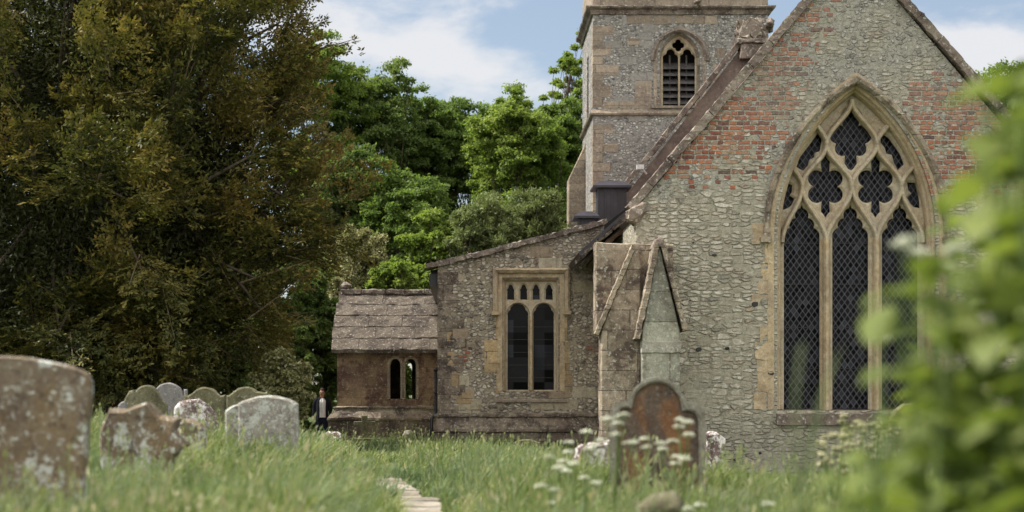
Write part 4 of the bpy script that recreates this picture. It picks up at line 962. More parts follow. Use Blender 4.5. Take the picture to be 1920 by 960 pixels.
tree('deciduous_tree', 640, 250, 86, 80, 'shaded dark tree low behind the edge of the yew', leaf='dark', K=110, per=350, seed=8, ybot=560, group=G_TREES)
tree('deciduous_tree', 1905, 108, 95, 78, 'tree showing over the right slope of the gable', leaf='mid', K=90, per=260, seed=9, ybot=330, group=G_TREES)
tree('deciduous_tree', 755, 300, 90, 79, 'grey green middling tree in front of the dark row', leaf='mid', K=90, per=350, seed=10, ybot=560, group=G_TREES)
G_B = 'bushes behind the low church roofs'
tree('bush', 668, 425, 74, 70, 'pale cream-green flowering bush above the stone slab roof', 'bush', 'pale', 600, 80, 380, .10, 11, G_B, .06, .3)
tree('bush', 812, 388, 74, 73, 'bright green bush rising over the left end of the sloping coping', 'bush', 'light', 600, 80, 400, .13, 12, G_B, .08)
tree('bush', 905, 368, 80, 72, 'wispy silver-green willow bush behind the middle of the sloping coping', 'bush', 'willow', 560, 80, 420, .15, 13, G_B, .06, .6)
tree('bush', 1000, 352, 80, 74, 'wispy willow bush next to the tower buttress', 'bush', 'willow', 560, 80, 420, .15, 14, G_B, .06, .6)
tree('bush', 742, 478, 62, 66, 'low leafy bright bush behind the stone slab ridge', 'bush', 'light', 620, 70, 350, .10, 15, G_B, .05)
tree('bush', 1065, 385, 50, 82, 'mid green bush filling the gap left of the tower foot', 'bush', 'mid', 560, 60, 300, .13, 16, G_B, .05)
tree('bush', 640, 500, 46, 66, 'dull olive bush at the left end of the porch roof', 'bush', 'pale', 740, 60, 300, .10, 17, G_B, .05)
G_L = 'bushes under the yew'
tree('bush', 528, 652, 58, 45.5, 'sunlit yellow green bush behind the speckled round-topped headstones', 'bush', 'pale', 800, 70, 420, .085, 18, G_L, .05)
tree('bush', 590, 500, 70, 65, 'dark bush behind the standing man', 'bush', 'dark', 860, 120, 520, .12, 19, G_L, .06)
tree('bush', 560, 600, 45, 61.5, 'dark green bush just left of the standing man', 'bush', 'dark', 850, 70, 350, .10, 20, G_L, .06)
tree('bush', 725, 600, 70, 67, 'green bush seen through the porch lancets', 'bush', 'mid', 820, 60, 250, .12, 21, G_L, .06)
for i, (px, y0, hw, Y) in enumerate(((60, 420, 150, 62), (270, 400, 150, 63), (470, 400, 120, 63))):
    tree('bush', px, y0, hw, Y, ['dark evergreen bush deep behind the yew at the far left', 'dark evergreen bush deep behind the middle of the yew', 'dark evergreen bush deep behind the right of the yew'][i], 'bush', 'dark', 860, 130, 520, .17, 30+i, G_L, .06)

# --- the yew
def yew():
    rng = np.random.default_rng(77); rr_ = random.Random(77)
    X0, Y0, Z0 = -9.2, 47.5, 6.3; RX, RY, RZ = 5.5, 5.2, 7.9
    root = thing('yew_tree', (X0, Y0, gz(X0, Y0)), 'huge old yew with bronze-olive foliage and a black interior filling the left side', 'tree')
    def surf(n, cam_bias=.5):
        d = rdir(n*2, rng); keep = (rng.uniform(0, 1, n*2) < np.where(d[:, 1] < .25, 1, .45)) & (d[:, 2] > -.80); d = d[keep][:n]; return d
    def lump(d): return 1+.10*np.sin(d[:, 0]*6+1)*np.cos(d[:, 2]*7)+.07*np.sin(d[:, 2]*13+d[:, 0]*9)+.05*np.sin(d[:, 1]*17+d[:, 2]*5)-.26*np.clip(-d[:, 2]-.05, 0, .5)/.5*np.clip(d[:, 0]+.3, 0, 1)
    Rv = np.array([RX, RY, RZ])
    # boughs: line origin, direction
    ncl = 250; dc = surf(ncl); ncl = len(dc); nb = ncl*8; cid = np.repeat(np.arange(ncl), 8); d = unit(dc[cid]+rng.normal(size=(nb, 3))*.05); lm = lump(d)
    dep = (rng.choice([1.0, .88, .76, .62], ncl, p=[.40, .30, .18, .12])+rng.uniform(-.05, .05, ncl))[cid]
    O = np.array([X0, Y0, Z0])+d*Rv*lm[:, None]*dep[:, None]*.93
    up = rng.uniform(-.35, 1.1, ncl)[cid]+rng.uniform(-.2, .2, nb)
    B = unit(d*.9+np.stack([0*up, 0*up, up], -1)+rng.normal(size=(nb, 3))*.35); BL = rng.uniform(.9, 2.0, nb)
    S = unit(np.cross(B, np.array([0, 0, 1.])+rng.normal(size=(nb, 3))*.3)); U = np.cross(S, B)
    nt_, nl = 22, 9
    bi = np.repeat(np.arange(nb), nt_); t = np.tile(np.linspace(.05, 1, nt_), nb); side = np.where(np.tile(np.arange(nt_), nb) % 2, 1, -1)
    droop = -.25*t**2*BL[bi]*rng.uniform(.0, 1, len(bi))
    TP = O[bi]+B[bi]*(t*BL[bi])[:, None]; TP[:, 2] += droop
    TD = unit(S[bi]*side[:, None]*.9+B[bi]*.55+U[bi]*rng.uniform(-.2, .5, len(bi))[:, None]+rng.normal(size=(len(bi), 3))*.25+np.array([0, 0, -.12])); TL = (.55*(1-t)+.16)*rng.uniform(.6, 1.2, len(bi))
    li = np.repeat(np.arange(len(bi)), nl); s_ = np.tile(np.linspace(.08, 1, nl), len(bi)); ls = np.where(np.tile(np.arange(nl), len(bi)) % 2, 1, -1)
    C = TP[li]+TD[li]*(s_*TL[li])[:, None]; LS = unit(np.cross(TD, U[bi]))[li]
    D = unit(LS*ls[:, None]*.8+TD[li]*.8+rng.normal(size=(len(li), 3))*.25); Nn = unit(U[bi][li]+rng.normal(size=(len(li), 3))*.45)
    keep = (rng.uniform(0, 1, len(li)) < .93) & ~((C[:, 2] < 4.2) & (C[:, 0] > -4.25-.2*np.sin(C[:, 2]*5))) & (C[:, 2] > .9+.5*np.sin(C[:, 0]*2)); tint = (rng.uniform(-.22, .22, ncl)[cid]+rng.uniform(-.08, .08, nb))[bi][li]
    hot = np.clip((s_*t[li])*.35, 0, 1)
    rn = np.clip(rng.uniform(0, 1, len(li))*.55+.1+tint+hot, 0, 1)
    # right flank shifted lighter and browner, low foliage darker and greener
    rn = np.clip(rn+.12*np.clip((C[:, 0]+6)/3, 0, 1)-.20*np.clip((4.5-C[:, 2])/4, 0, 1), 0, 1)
    L = rng.uniform(.085, .15, len(li)); sel = keep
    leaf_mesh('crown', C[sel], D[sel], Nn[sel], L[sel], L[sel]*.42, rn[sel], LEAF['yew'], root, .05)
    # inner foliage set near-black, painted shade that also blocks light
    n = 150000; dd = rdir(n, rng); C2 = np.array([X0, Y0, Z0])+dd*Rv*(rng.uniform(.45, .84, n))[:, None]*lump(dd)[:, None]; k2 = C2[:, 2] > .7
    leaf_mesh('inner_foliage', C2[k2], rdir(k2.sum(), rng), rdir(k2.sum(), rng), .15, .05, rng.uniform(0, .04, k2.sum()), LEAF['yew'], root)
    mb = MB(); base = Vector((X0, Y0, -.2)); top = Vector((X0, Y0, 11))
    limb(mb, base, top, .75, .15, 0, 8, rr_)
    ids = [i for i in range(nb)]; rr_.shuffle(ids)
    for i in ids[:260]:
        tt = rr_.uniform(.12, .8); s0 = base.lerp(top, tt); e = O[i]+B[i]*BL[i]*.2; limb(mb, s0, e, .11, .028, -.3, 6, rr_)
    mb.build('trunk', M['bark'], root, True)
    mb = MB()
    for i in ids[:700]: mb.tube([tuple(O[i]), tuple(O[i]+B[i]*BL[i]*.5), tuple(O[i]+B[i]*BL[i]*.97)], [.022, .014, .005], 4)
    for i in ids[700:730]:
        a = Vector(O[i]); e = a+Vector(B[i])*BL[i]*1.3; limb(mb, a, e, .018, .004, -.25, 6, rr_)
    mb.build('twigs', M['twig'], root)
yew()

# ------------------------------------------------------------------ headstones and stones
def mat_stone(name, base, cols, lich, lcol=(.62, .63, .58), sc=5.0, amt=.6, la=.56, orange=None, low=0):
    g = G(name); p = g.pos(); q = g.vm('MULTIPLY', p, (1, 1, .7)); z_ = g.sep(g.obj())[2]
    col = g.ramp(g.noise(q, sc*.8, 9, .74, .4), [(.30, cols[0]), (.45, base), (.57, cols[1]), (.70, cols[2])])
    if orange: col = g.mix(g.ss(g.math('ADD', g.noise(g.vm('MULTIPLY', p, (2.6, 1, .8)), 1.9, 6, .7), g.math('MULTIPLY', z_, -.02)), .42, .60, 0, .6), col, orange)
    w1 = g.warp(p, sc*2.2, .07, 4)
    sp1 = g.noise(w1, sc*1.7, 9, .78)
    if low: sp1 = g.math('ADD', sp1, g.ss(z_, low, low-.5, 0, .10))
    col = g.mix(g.ss(sp1, la, la+.05, 0, lich), col, lcol)
    sp2 = g.noise(w1, sc*5.5, 6, .75); col = g.mix(g.ss(sp2, .57, .63, 0, lich*.95), col, tuple(min(1, c*1.10) for c in lcol))
    sp3 = g.noise(g.vm('ADD', w1, (7, 3, 1)), sc*3.2, 8, .78); col = g.mix(g.ss(sp3, .54, .60, 0, amt), col, cols[0])
    fine = g.noise(p, 60, 4, .8); col = g.mix(1.0, col, g.ramp(fine, [(.28, (.60, .58, .56)), (.5, (1, 1, 1)), (.72, (1.3, 1.3, 1.28))]), 'MULTIPLY')
    hh = g.math('ADD', g.math('MULTIPLY', sp1, .5), g.math('MULTIPLY', g.noise(p, 45, 5, .75), .5))
    return g.done(col, .93, g.bump(hh, .02, .9))
MS = {
 'brownwhite': mat_stone('stone_brown_lichen', (.16, .125, .092), [(.065, .047, .038), (.20, .16, .115), (.26, .22, .165)], .85, (.55, .58, .54), 4.2, .7, .55, (.20, .14, .07), low=.55),
 'speck': mat_stone('stone_speckled_grey', (.24, .225, .20), [(.11, .085, .075), (.29, .27, .235), (.25, .185, .16)], .75, (.50, .53, .48), 6.5, .6, .50),
 'white': mat_stone('stone_white_lichen', (.12, .085, .08), [(.045, .03, .03), (.22, .17, .15), (.40, .37, .34)], .95, (.68, .66, .64), 3.2, .4, .50),
 'moss': mat_stone('stone_mossy_green', (.125, .118, .068), [(.05, .046, .03), (.16, .15, .095), (.21, .195, .145)], .45, (.42, .43, .33), 4, .6, .60),
 'grey': mat_stone('stone_plain_grey', (.19, .183, .18), [(.07, .065, .065), (.22, .21, .205), (.27, .26, .255)], .4, (.5, .5, .5), 4, .5, .60),
 'rust': mat_stone('stone_rust_streaked', (.085, .062, .050), [(.032, .025, .023), (.13, .10, .075), (.19, .165, .13)], .4, (.36, .37, .31), 6, .5, .62, (.27, .115, .038)),
 'frame': mat_stone('stone_weathered_rim', (.20, .185, .15), [(.09, .08, .06), (.26, .245, .20), (.32, .31, .27)], .55, (.52, .55, .48), 6, .5, .56),
}
def stone(name, pts, Y, th, mat, label, tilt=(0, 0, 0), cat='headstone', group=None, cham=.02, rough=.006, base=None):
    poly = [(PX(x, Y), PZ(y, Y)) for x, y in pts]; cx_ = sum(p[0] for p in poly)/len(poly)
    zb = base if base is not None else gz(cx_, Y)
    mb = MB(); mb.prism(poly, Y-th/2, Y+th/2, cham); me = mb.mesh(name); roughen(me, rough, 8, seed=int(Y*7+cx_*3), maxlen=.10)
    me.transform(Matrix.Translation(Vector((-cx_, -Y, -zb)))); me.materials.append(mat)
    o = bpy.data.objects.new(name, me); COL.objects.link(o); o.location = (cx_, Y, zb); o.rotation_euler = [R(t) for t in tilt]
    return tag(o, label, cat, group)
def arc(cx, cy, rx, ry, a0, a1, n=10): return [(cx+rx*math.cos(R(a0+(a1-a0)*i/n)), cy-ry*math.sin(R(a0+(a1-a0)*i/n))) for i in range(n+1)]
GH = 'headstones leaning in the long grass on the left'
stone('headstone', [(-60, 1010), (-60, 668)]+[(-20, 667), (20, 667), (60, 671), (100, 678), (130, 686), (155, 694), (168, 702), (173, 714), (170, 760), (160, 880), (150, 1010)], 11, .13, MS['brownwhite'], 'big brown headstone blotched with white lichen, cut off by the left edge', (0, 0, 0), group=GH, cham=.012)
stone('headstone', [(196, 900), (188, 850), (193, 795), (211, 767), (226, 768), (240, 769), (262, 760), (284, 754), (294, 766), (305, 778), (322, 780), (341, 785), (338, 797), (334, 808), (345, 822), (356, 834), (340, 848), (322, 862), (318, 900)], 14.5, .14, MS['brownwhite'], 'broken angular stone with a pointed top and yellowish stain, sinking in the grass', (4, 0, -12), group=GH, cham=.018, rough=.012)
stone('headstone', [(447, 900), (447, 756), (455, 752), (470, 747), (487, 743), (505, 741), (522, 743), (540, 748), (552, 753), (559, 758), (560, 900)], 20, .11, MS['speck'], 'grey speckled headstone with a low rounded top, nearest the path', (0, 0, -4), group=GH)
stone('headstone', [(423, 900), (423, 770), (434, 762), (448, 757), (462, 756), (462, 900)], 20.35, .10, MS['speck'], 'narrow stone edge showing just behind the left side of the speckled headstone', (0, 0, -4), group=GH)
stone('headstone', [(331, 850), (326, 775), (327, 763), (337, 753), (355, 749), (374, 748), (388, 757), (400, 770), (408, 781), (408, 798), (400, 850)], 23.5, .12, MS['white'], 'squat dark stone with bold white lichen patches and clipped corners', (0, 0, 5), group=GH, rough=.012)
stone('headstone', [(233, 860), (232, 760), (236, 745), (243, 733), (250, 731), (254, 738)]+arc(276, 748, 25, 26, 160, 12, 10)+[(305, 748), (313, 760), (320, 860)], 27, .12, MS['moss'], 'mossy round-topped headstone with a scrolled left shoulder', (0, 0, 4), group=GH)
stone('headstone', [(286, 860), (286, 750)]+arc(316, 752, 30, 35, 165, 15, 10)+[(346, 740), (345, 730), (351, 730), (352, 860)], 30, .12, MS['grey'], 'plain pale grey headstone with a high round top, farthest at the back', (0, 0, 0), group=GH)
stone('headstone', [(346, 860), (345, 740), (352, 742), (360, 738)]+arc(385, 748, 27, 22, 150, 30, 8)+[(414, 742), (423, 740), (424, 860)], 27.5, .12, MS['moss'], 'olive headstone with an ogee-shouldered top, left one of the joined-looking pair', (0, 0, 3), group=GH)
stone('headstone', [(425.5, 860), (425.5, 741), (430, 741), (437, 735)]+arc(461, 745, 25, 20, 140, 35, 8)+[(490, 735), (498, 736), (503, 732), (504, 860)], 27.3, .12, MS['moss'], 'green-stained headstone with a waved top and broken right ear', (0, 0, -2), group=GH)
stone('headstone', [(221, 860), (222, 760), (228, 754), (236, 752), (240, 860)], 25.5, .12, MS['grey'], 'sliver of a low grey stone left of the scrolled mossy headstone', group=GH)
stone('headstone', [(330, 860), (335, 792), (345, 785), (362, 787), (378, 795), (386, 806), (390, 860)], 18.5, .12, MS['brownwhite'], 'low curved stone just showing between the broken stone and the white-patched one', (6, 0, 0), group=GH)
GR = 'stones standing near the foot of the church'
# the big central headstone: slab with a raised rim
Yc_ = 16.0
hso = [(1143, 1000), (1144, 790), (1147, 766), (1153, 757), (1162, 753), (1176, 753), (1180, 742)]+arc(1231, 757, 50, 49, 158, 22, 12)+[(1284, 742), (1287, 753), (1299, 757), (1310, 762), (1319, 768), (1322, 800), (1323, 1000)]
hsi = [(1157, 995), (1158, 778), (1163, 769), (1172, 765), (1184, 766), (1186, 758)]+arc(1231, 762, 45, 45, 172, 8, 14)+[(1280, 771), (1290, 770), (1302, 774), (1309, 786), (1310, 995)]
root = thing('headstone', (PX(1232, Yc_), Yc_, gz(PX(1232, Yc_), Yc_)), 'large rust-streaked headstone with a shouldered arch top and raised rim, centre foreground', 'headstone')
cv = lambda P_: [(PX(x, Yc_), PZ(y, Yc_)) for x, y in P_]
mb = MB(); mb.prism(cv(hso), Yc_+.0, Yc_+.10, 0); me = mb.mesh('slab'); roughen(me, .004, 9, maxlen=.08); link('slab', me, MS['rust'], root)
mb = MB(); plate(mb, offset(cv(hso), .003), [cv(hsi)], Yc_-.045, Yc_+.06, .018); me = mb.mesh('rim'); roughen(me, .004, 9, seed=4, maxlen=.06); link('rim', me, MS['frame'], root)
for ch in root.children: pass
root.rotation_euler = (0, 0, R(-5))
stone('headstone', [(1078, 1000), (1080, 840), (1092, 833), (1100, 836), (1110, 832), (1130, 828), (1152, 826), (1156, 1000)], 19, .3, MS['white'], 'blocky pitted stone tucked behind the left of the central headstone', (0, 0, 8), group=GR, rough=.02)
stone('headstone', [(1322, 930), (1322, 814), (1332, 810), (1344, 812), (1357, 822), (1356, 850), (1355, 930)], 33, .3, MS['white'], 'small rough stone against the wall right of the central headstone', group=GR, rough=.02)
stone('headstone', [(958, 880), (959, 834), (966, 828), (980, 824), (996, 824), (1012, 830), (1016, 880)], 42, .14, MS['moss'], 'low round-topped stone nearly sunk in grass under the square-headed window', group=GR)
stone('headstone', [(1664, 860), (1668, 785), (1678, 768), (1694, 757), (1710, 756), (1726, 764), (1732, 790), (1734, 860)], 30, .12, MS['moss'], 'small round-topped headstone half hidden by the leafy weeds', (0, 0, 6), group=GR)
def boulder(name, px, py, Y, sx, sy, sz, mat, label, seed, cat='stone', group=None):
    me = bpy.data.meshes.new(name); bm = bmesh.new(); bmesh.ops.create_icosphere(bm, subdivisions=3, radius=1)
    for v_ in bm.verts:
        k = 1+.42*nz(v_.co, 1.3, seed)+.25*nz(v_.co, 2.8, seed+5)+.10*nz(v_.co, 7, seed+9); v_.co = Vector((v_.co.x*sx, v_.co.y*sy, v_.co.z*sz))*k
    bm.to_mesh(me); bm.free(); me.materials.append(mat); me.shade_smooth()
    o = bpy.data.objects.new(name, me); COL.objects.link(o); o.location = (PX(px, Y), Y, PZ(py, Y)); return tag(o, label, cat, group)
boulder('mossy_stone', 1240, 958, 9.6, .125, .10, .085, MS['moss'], 'mossy lump of stone at the bottom edge before the central headstone', 3)
boulder('stone', 612, 842, 54.6, .30, .2, .26, MS['brownwhite'], 'pale rounded rubble stone at the foot of the porch corner', 4, group='rubble by the porch')
boulder('stone', 622, 822, 55.6, .36, .25, .17, MS['white'], 'dark flat rubble stone lying above the pale one near the porch corner', 6, group='rubble by the porch')
boulder('stone', 578, 826, 54, .13, .12, .09, MS['frame'], 'small pinkish stone in the shade at the feet of the man', 8, group='rubble by the porch')
boulder('stone', 765, 818, 55.8, .16, .1, .19, MS['frame'], 'small pale stone against the dark porch plinth', 9, group='rubble by the porch')
stone('stone_slab', [(545, 861), (552, 848), (600, 846), (604, 861)], 47, .5, MS['frame'], 'flat pale slab lying where the path meets the shade', cat='stone')
mb = MB(); Yq = 54.5; cr_ = [(PX(x, Yq), PZ(y, Yq)) for x, y in [(675, 840), (677, 797), (664, 797), (664, 790), (678, 790), (678, 779), (689, 779), (689, 790), (704, 790), (704, 797), (689, 797), (691, 840)]]
xq = PX(683, Yq); cross = thing('cross_headstone', (xq, Yq, gz(xq, Yq)), 'small weathered stone cross standing in front of the porch', 'cross')
mb.prism(cr_, Yq-.08, Yq+.08, .015); part(mb, 'cross', MS['moss'], cross, rough_amp=.008, maxlen=.1)
mb = MB(); mb.box(xq-.42, xq+.42, Yq-.3, Yq+.3, gz(xq, Yq)-.1, PZ(822, Yq)); part(mb, 'base', MS['moss'], cross, rough_amp=.02, maxlen=.12)

# ------------------------------------------------------------------ grass
def grass():
    rng = np.random.default_rng(5)
    n = 420000
    yv = 6.0+(60-6.0)*rng.uniform(0, 1, n)**1.75
    xv = rng.uniform(-1, 1, n)*(yv*.30+1.6)+yv*.022
    # tufts
    tx = np.round(xv*3.2+np.sin(yv*5)*.4)/3.2; ty = np.round(yv*3.2)/3.2
    hsh = np.modf(np.abs(np.sin(tx*127.1+ty*311.7)*43758.5))[0]; hs2 = np.modf(np.abs(np.sin(tx*269.5+ty*183.3)*23421.6))[0]
    c = .55; xv = xv*(1-c*.5)+(tx+(hs2-.5)*.2)*c*.5; yv = yv*(1-c*.5)+ty*c*.5
    px_ = path_x(yv); on_path = (np.abs(xv-px_) < .22+.06*np.sin(yv*4.1)) & (yv < 21.5)
    ch = ((xv > xl-2.1) & (yv > 39.4) & (xv > PX(1112, 40))) | ((xv > a_left-.12) & (yv > 48.75)) | ((xv > px0-.22) & (yv > 56.6))
    worn = (np.abs(xv-px_) < .35) & (yv > 30)
    keep = ~(on_path | ch) & ~(worn & (rng.uniform(0, 1, n) < .5)); xv, yv, hsh, hs2 = xv[keep], yv[keep], hsh[keep], hs2[keep]; n = len(xv)
    zv = ground_z(xv, yv)
    H = .31*(.42+1.05*hsh)*rng.uniform(.6, 1.3, n)
    lawn = np.clip((xv-2.2)/1.2, 0, 1)*np.clip((yv-17)/5, 0, 1); H *= 1-.74*lawn
    H *= 1-.35*np.clip((yv-44)/8, 0, 1)
    H *= np.where(np.abs(xv-path_x(yv)) < .6, .62, 1)
    H *= np.where((yv < 10.5), .75, 1); H *= np.where((xv < -1.8) & (yv > 11) & (yv < 21), .78, 1); H *= np.where((np.abs(xv-1.0) < .35) & (yv < 9.8), .35, 1)
    H *= np.where((xv > .75) & (xv < 2.6) & (yv > 9.8) & (yv < 16.2), .50, 1); H *= 1-.45*np.clip((xv-1.5)/.6, 0, 1)*np.clip((yv-16)/2, 0, 1)*(1-lawn)
    wind = np.array([.8, -.25, 0.]); ang = rng.uniform(0, 2*np.pi, n); dirh = np.stack([np.cos(ang), np.sin(ang), 0*ang], -1)*.75+wind*.45
    W = (.0032+.00018*yv)*rng.uniform(.7, 1.5, n)*np.where(rng.uniform(0, 1, n) < .07, 2.3, 1)
    B = np.stack([xv, yv, zv-.01], -1); bend = rng.uniform(.2, 1.15, n)
    side = unit(np.stack([np.cos(ang+1.57+rng.normal(0, .8, n)), .5*np.sin(ang+1.57), 0*ang], -1))*W[:, None]
    p1 = B+dirh*(H*bend*.28)[:, None]+np.array([0, 0, 1])*(H*.5)[:, None]
    p2 = B+dirh*(H*bend*.85)[:, None]+np.array([0, 0, 1])*(H*(.98-.28*bend))[:, None]
    v_ = np.stack([B-side, B+side, p1+side*.85, p1-side*.85, p1-side*.85, p1+side*.85, p2+side*.1, p2-side*.1], 1).reshape(-1, 3)
    rn = np.clip(.05+.75*hs2+rng.uniform(-.3, .4, n), 0, 1)
    dry = rng.uniform(0, 1, n) < .08; rn = np.where(dry, 1.0, rn*.9)
    rn = np.repeat(rn, 2)
    g = G('grass_blade'); at = g.n('ShaderNodeAttribute', attribute_name='rnd', attribute_type='GEOMETRY').outputs['Fac']; p = g.pos(); s_ = g.sep(p)
    col = g.ramp(at, [(0, (.06, .095, .026)), (.25, (.12, .17, .048)), (.55, (.185, .24, .075)), (.82, (.27, .305, .13)), (.95, (.38, .37, .21)), (1, (.42, .36, .22))])
    blue = g.math('MULTIPLY', g.ss(g.noise(p, .55, 3), .45, .62), .6); col = g.mix(blue, col, (.15, .21, .12))
    lush = g.ss(g.math('ADD', s_[0], g.noise(p, .8, 2)), 3.4, 4.6, 0, .6); col = g.mix(lush, col, (.19, .245, .04))
    mat = g.done(col, .55, None, .3, transl=g.mix(1, col, (1.2, 1.25, .85), 'MULTIPLY'), tw=.38)
    # seed heads on long stalks
    m = 8000; ys = 8+50*rng.uniform(0, 1, m)**1.5; xs = rng.uniform(-1, 1, m)*(ys*.26+.5); ok = (np.abs(xs-path_x(ys)) > .4) & ~((xs > xl-2.1) & (ys > 39)) & ~((xs > a_left-.2) & (ys > 48.6)) & ~((xs > 2.8) & (ys > 18)); xs, ys = xs[ok], ys[ok]; m = len(xs)
    hh = np.where(rng.uniform(0, 1, m) < .12, rng.uniform(.38, .58, m), rng.uniform(.22, .40, m)); lean = rng.normal(0, .12, (m, 2)); Bs = np.stack([xs, ys, ground_z(xs, ys)], -1); T = Bs+np.stack([lean[:, 0]+.05, lean[:, 1], hh], -1)
    sw = np.array([1., 0, 0])*(.0016+.00008*ys)[:, None]; d = unit(T-Bs); E = T+d*.055*rng.uniform(.7, 1.4, m)[:, None]
    v2 = np.stack([Bs-sw, Bs+sw, T+sw, T-sw, T, (T+E)/2+sw*4, E, (T+E)/2-sw*4], 1).reshape(-1, 3); r2 = np.stack([np.full(m, .7), rng.uniform(.72, 1, m)], 1).ravel()
    # broad strap blades close to the lens
    o = raw_mesh('grass', np.concatenate([v_, v2]), 4, n*2+m*2, np.concatenate([rn, r2]), mat, None); tag(o, kind='stuff')
grass()

# ------------------------------------------------------------------ cow parsley
M['stem'] = mat_plain('green_stem', (.12, .18, .05), .6, .3, 0, .3, 20)
gq = G('white_floret'); M['floret'] = gq.done((.74, .76, .64), .7, None, .2, transl=(.6, .62, .5), tw=.35)
gq = G('cream_floret'); M['cream'] = gq.done((.66, .64, .44), .7, None, .2, transl=(.5, .5, .3), tw=.35)
def umbel(mb, c, r_, rng, n=70, sz=.0075):
    for k in range(n):
        a = rng.uniform(0, 2*math.pi); q = r_*math.sqrt(rng.uniform(0, 1)); 
        cl = round(a*2)/2; p = Vector((c[0]+math.cos(a*.6+cl*.4)*q, c[1]+math.sin(a*.6+cl*.4)*q, c[2]+.012*(1-(q/r_)**2)+rng.uniform(-.004, .004)))
        s_ = sz*rng.uniform(.7, 1.4); t = rng.uniform(0, 3.1); e1 = Vector((math.cos(t), math.sin(t), rng.uniform(-.4, .4)))*s_; e2 = Vector((-math.sin(t), math.cos(t), rng.uniform(-.4, .4)))*s_
        mb.add([p-e1, p-e2, p+e1, p+e2], [(0, 1, 2, 3)])
def parsley(name, heads, Y, label, group, r_=.032, mat='floret', seed=0, jy=.35, cat='wildflower'):
    rng = random.Random(seed); P_ = [(PX(x, Y+dy), Y+dy, PZ(y, Y+dy)) for x, y in heads for dy in (rng.uniform(-jy, jy),)]
    cx_ = sum(p[0] for p in P_)/len(P_)+rng.uniform(-.05, .05); z0_ = gz(cx_, Y); root = thing(name, (cx_, Y, z0_), label, cat, group)
    mb = MB(); zf = z0_+(min(p[2] for p in P_)-z0_)*.45
    mb.tube([(cx_, Y, z0_-.02), (cx_+.01, Y, zf)], [.005, .004], 5)
    for p in P_: mb.tube([(cx_+.01, Y, zf), ((cx_+p[0])/2+.01, (Y+p[1])/2, zf+(p[2]-zf)*.55), (p[0], p[1], p[2]-.03)], [.0035, .003, .002], 5)
    for p in P_:
        for k in range(7):
            a = k*.9; mb.tube([(p[0], p[1], p[2]-.03), (p[0]+math.cos(a)*r_*.7, p[1]+math.sin(a)*r_*.7, p[2])], [.001, .001], 3, False)
    mb.build('stem', M['stem'], root)
    for p in P_:
        m_ = MB(); umbel(m_, p, r_*rng.uniform(.8, 1.15), rng); m_.build('flower_head', M[mat], root)
    return root
GP = 'white umbel flowers in front of the central headstone'
parsley('cow_parsley', [(1014, 912), (1040, 919), (1033, 945), (1030, 858)], 10.2, 'white cow parsley lowest and farthest left of those by the central headstone', GP, seed=1)
parsley('cow_parsley', [(1065, 830), (1068, 848), (1048, 877), (1077, 870), (1056, 866), (1060, 884)], 10.4, 'white cow parsley with a dense double tier of heads left of the central headstone', GP, seed=2)
parsley('cow_parsley', [(1099, 811), (1115, 835), (1095, 897), (1128, 826), (1106, 843), (1118, 906)], 10.6, 'white cow parsley in front of the blocky pitted stone', GP, seed=3)
parsley('cow_parsley', [(1138, 786), (1164, 782), (1159, 795), (1156, 816), (1170, 779)], 10.2, 'tallest white cow parsley over the left shoulder of the central headstone', GP, seed=4)
parsley('cow_parsley', [(1180, 831), (1208, 824), (1190, 830), (1212, 839)], 10.3, 'cow parsley crossing the dark left half of the central headstone', GP, seed=5)
parsley('cow_parsley', [(1238, 832), (1260, 828), (1243, 843), (1269, 858), (1284, 861), (1266, 870)], 10.3, 'cow parsley over the rust streak of the central headstone', GP, seed=6)
parsley('cow_parsley', [(1274, 788), (1289, 792), (1272, 801), (1291, 816)], 10.4, 'tall cow parsley over the right half of the central headstone', GP, seed=7)
parsley('cow_parsley', [(1290, 956), (1312, 948), (1440, 946)], 9.5, 'cow parsley at the bottom edge right of the mossy lump', GP, seed=8)
rz = random.Random(40); GC = 'cream flower sprays at the wall foot on the right'
CL = ['cream flower spray nearest the sill, leftmost of the cream ones', 'cream flower spray with a tall arching plume', 'thick cream flower spray in the middle of its clump', 'cream flower spray partly behind the broad leaves', 'low cream flower spray close to the mown grass']
for i in range(5):
    cx_, cy_ = [(1560, 845), (1600, 815), (1635, 830), (1668, 820), (1590, 870)][i]
    parsley('cream_wildflower', [(cx_+rz.uniform(-24, 24), cy_+rz.uniform(-36, 34)) for _ in range(26)], 11.5+i*.5, CL[i], GC, .02, 'cream', 50+i, .3)

GW = 'pale flowers among the leafy weeds'
parsley('cow_parsley', [(1705, 450), (1722, 476), (1690, 462)], 5.0, 'blurred pale flower heads at the edge of the weeds beside the tall window', GW, seed=71, r_=.030, jy=.15)
parsley('cow_parsley', [(1792, 470), (1775, 505)], 4.6, 'blurred pale flower heads in the thick of the weeds at mid height', GW, seed=72, r_=.030, jy=.15)
parsley('cow_parsley', [(1642, 612), (1655, 640)], 5.4, 'blurred pale flower heads over the right light of the tall window', GW, seed=73, r_=.026, jy=.15)
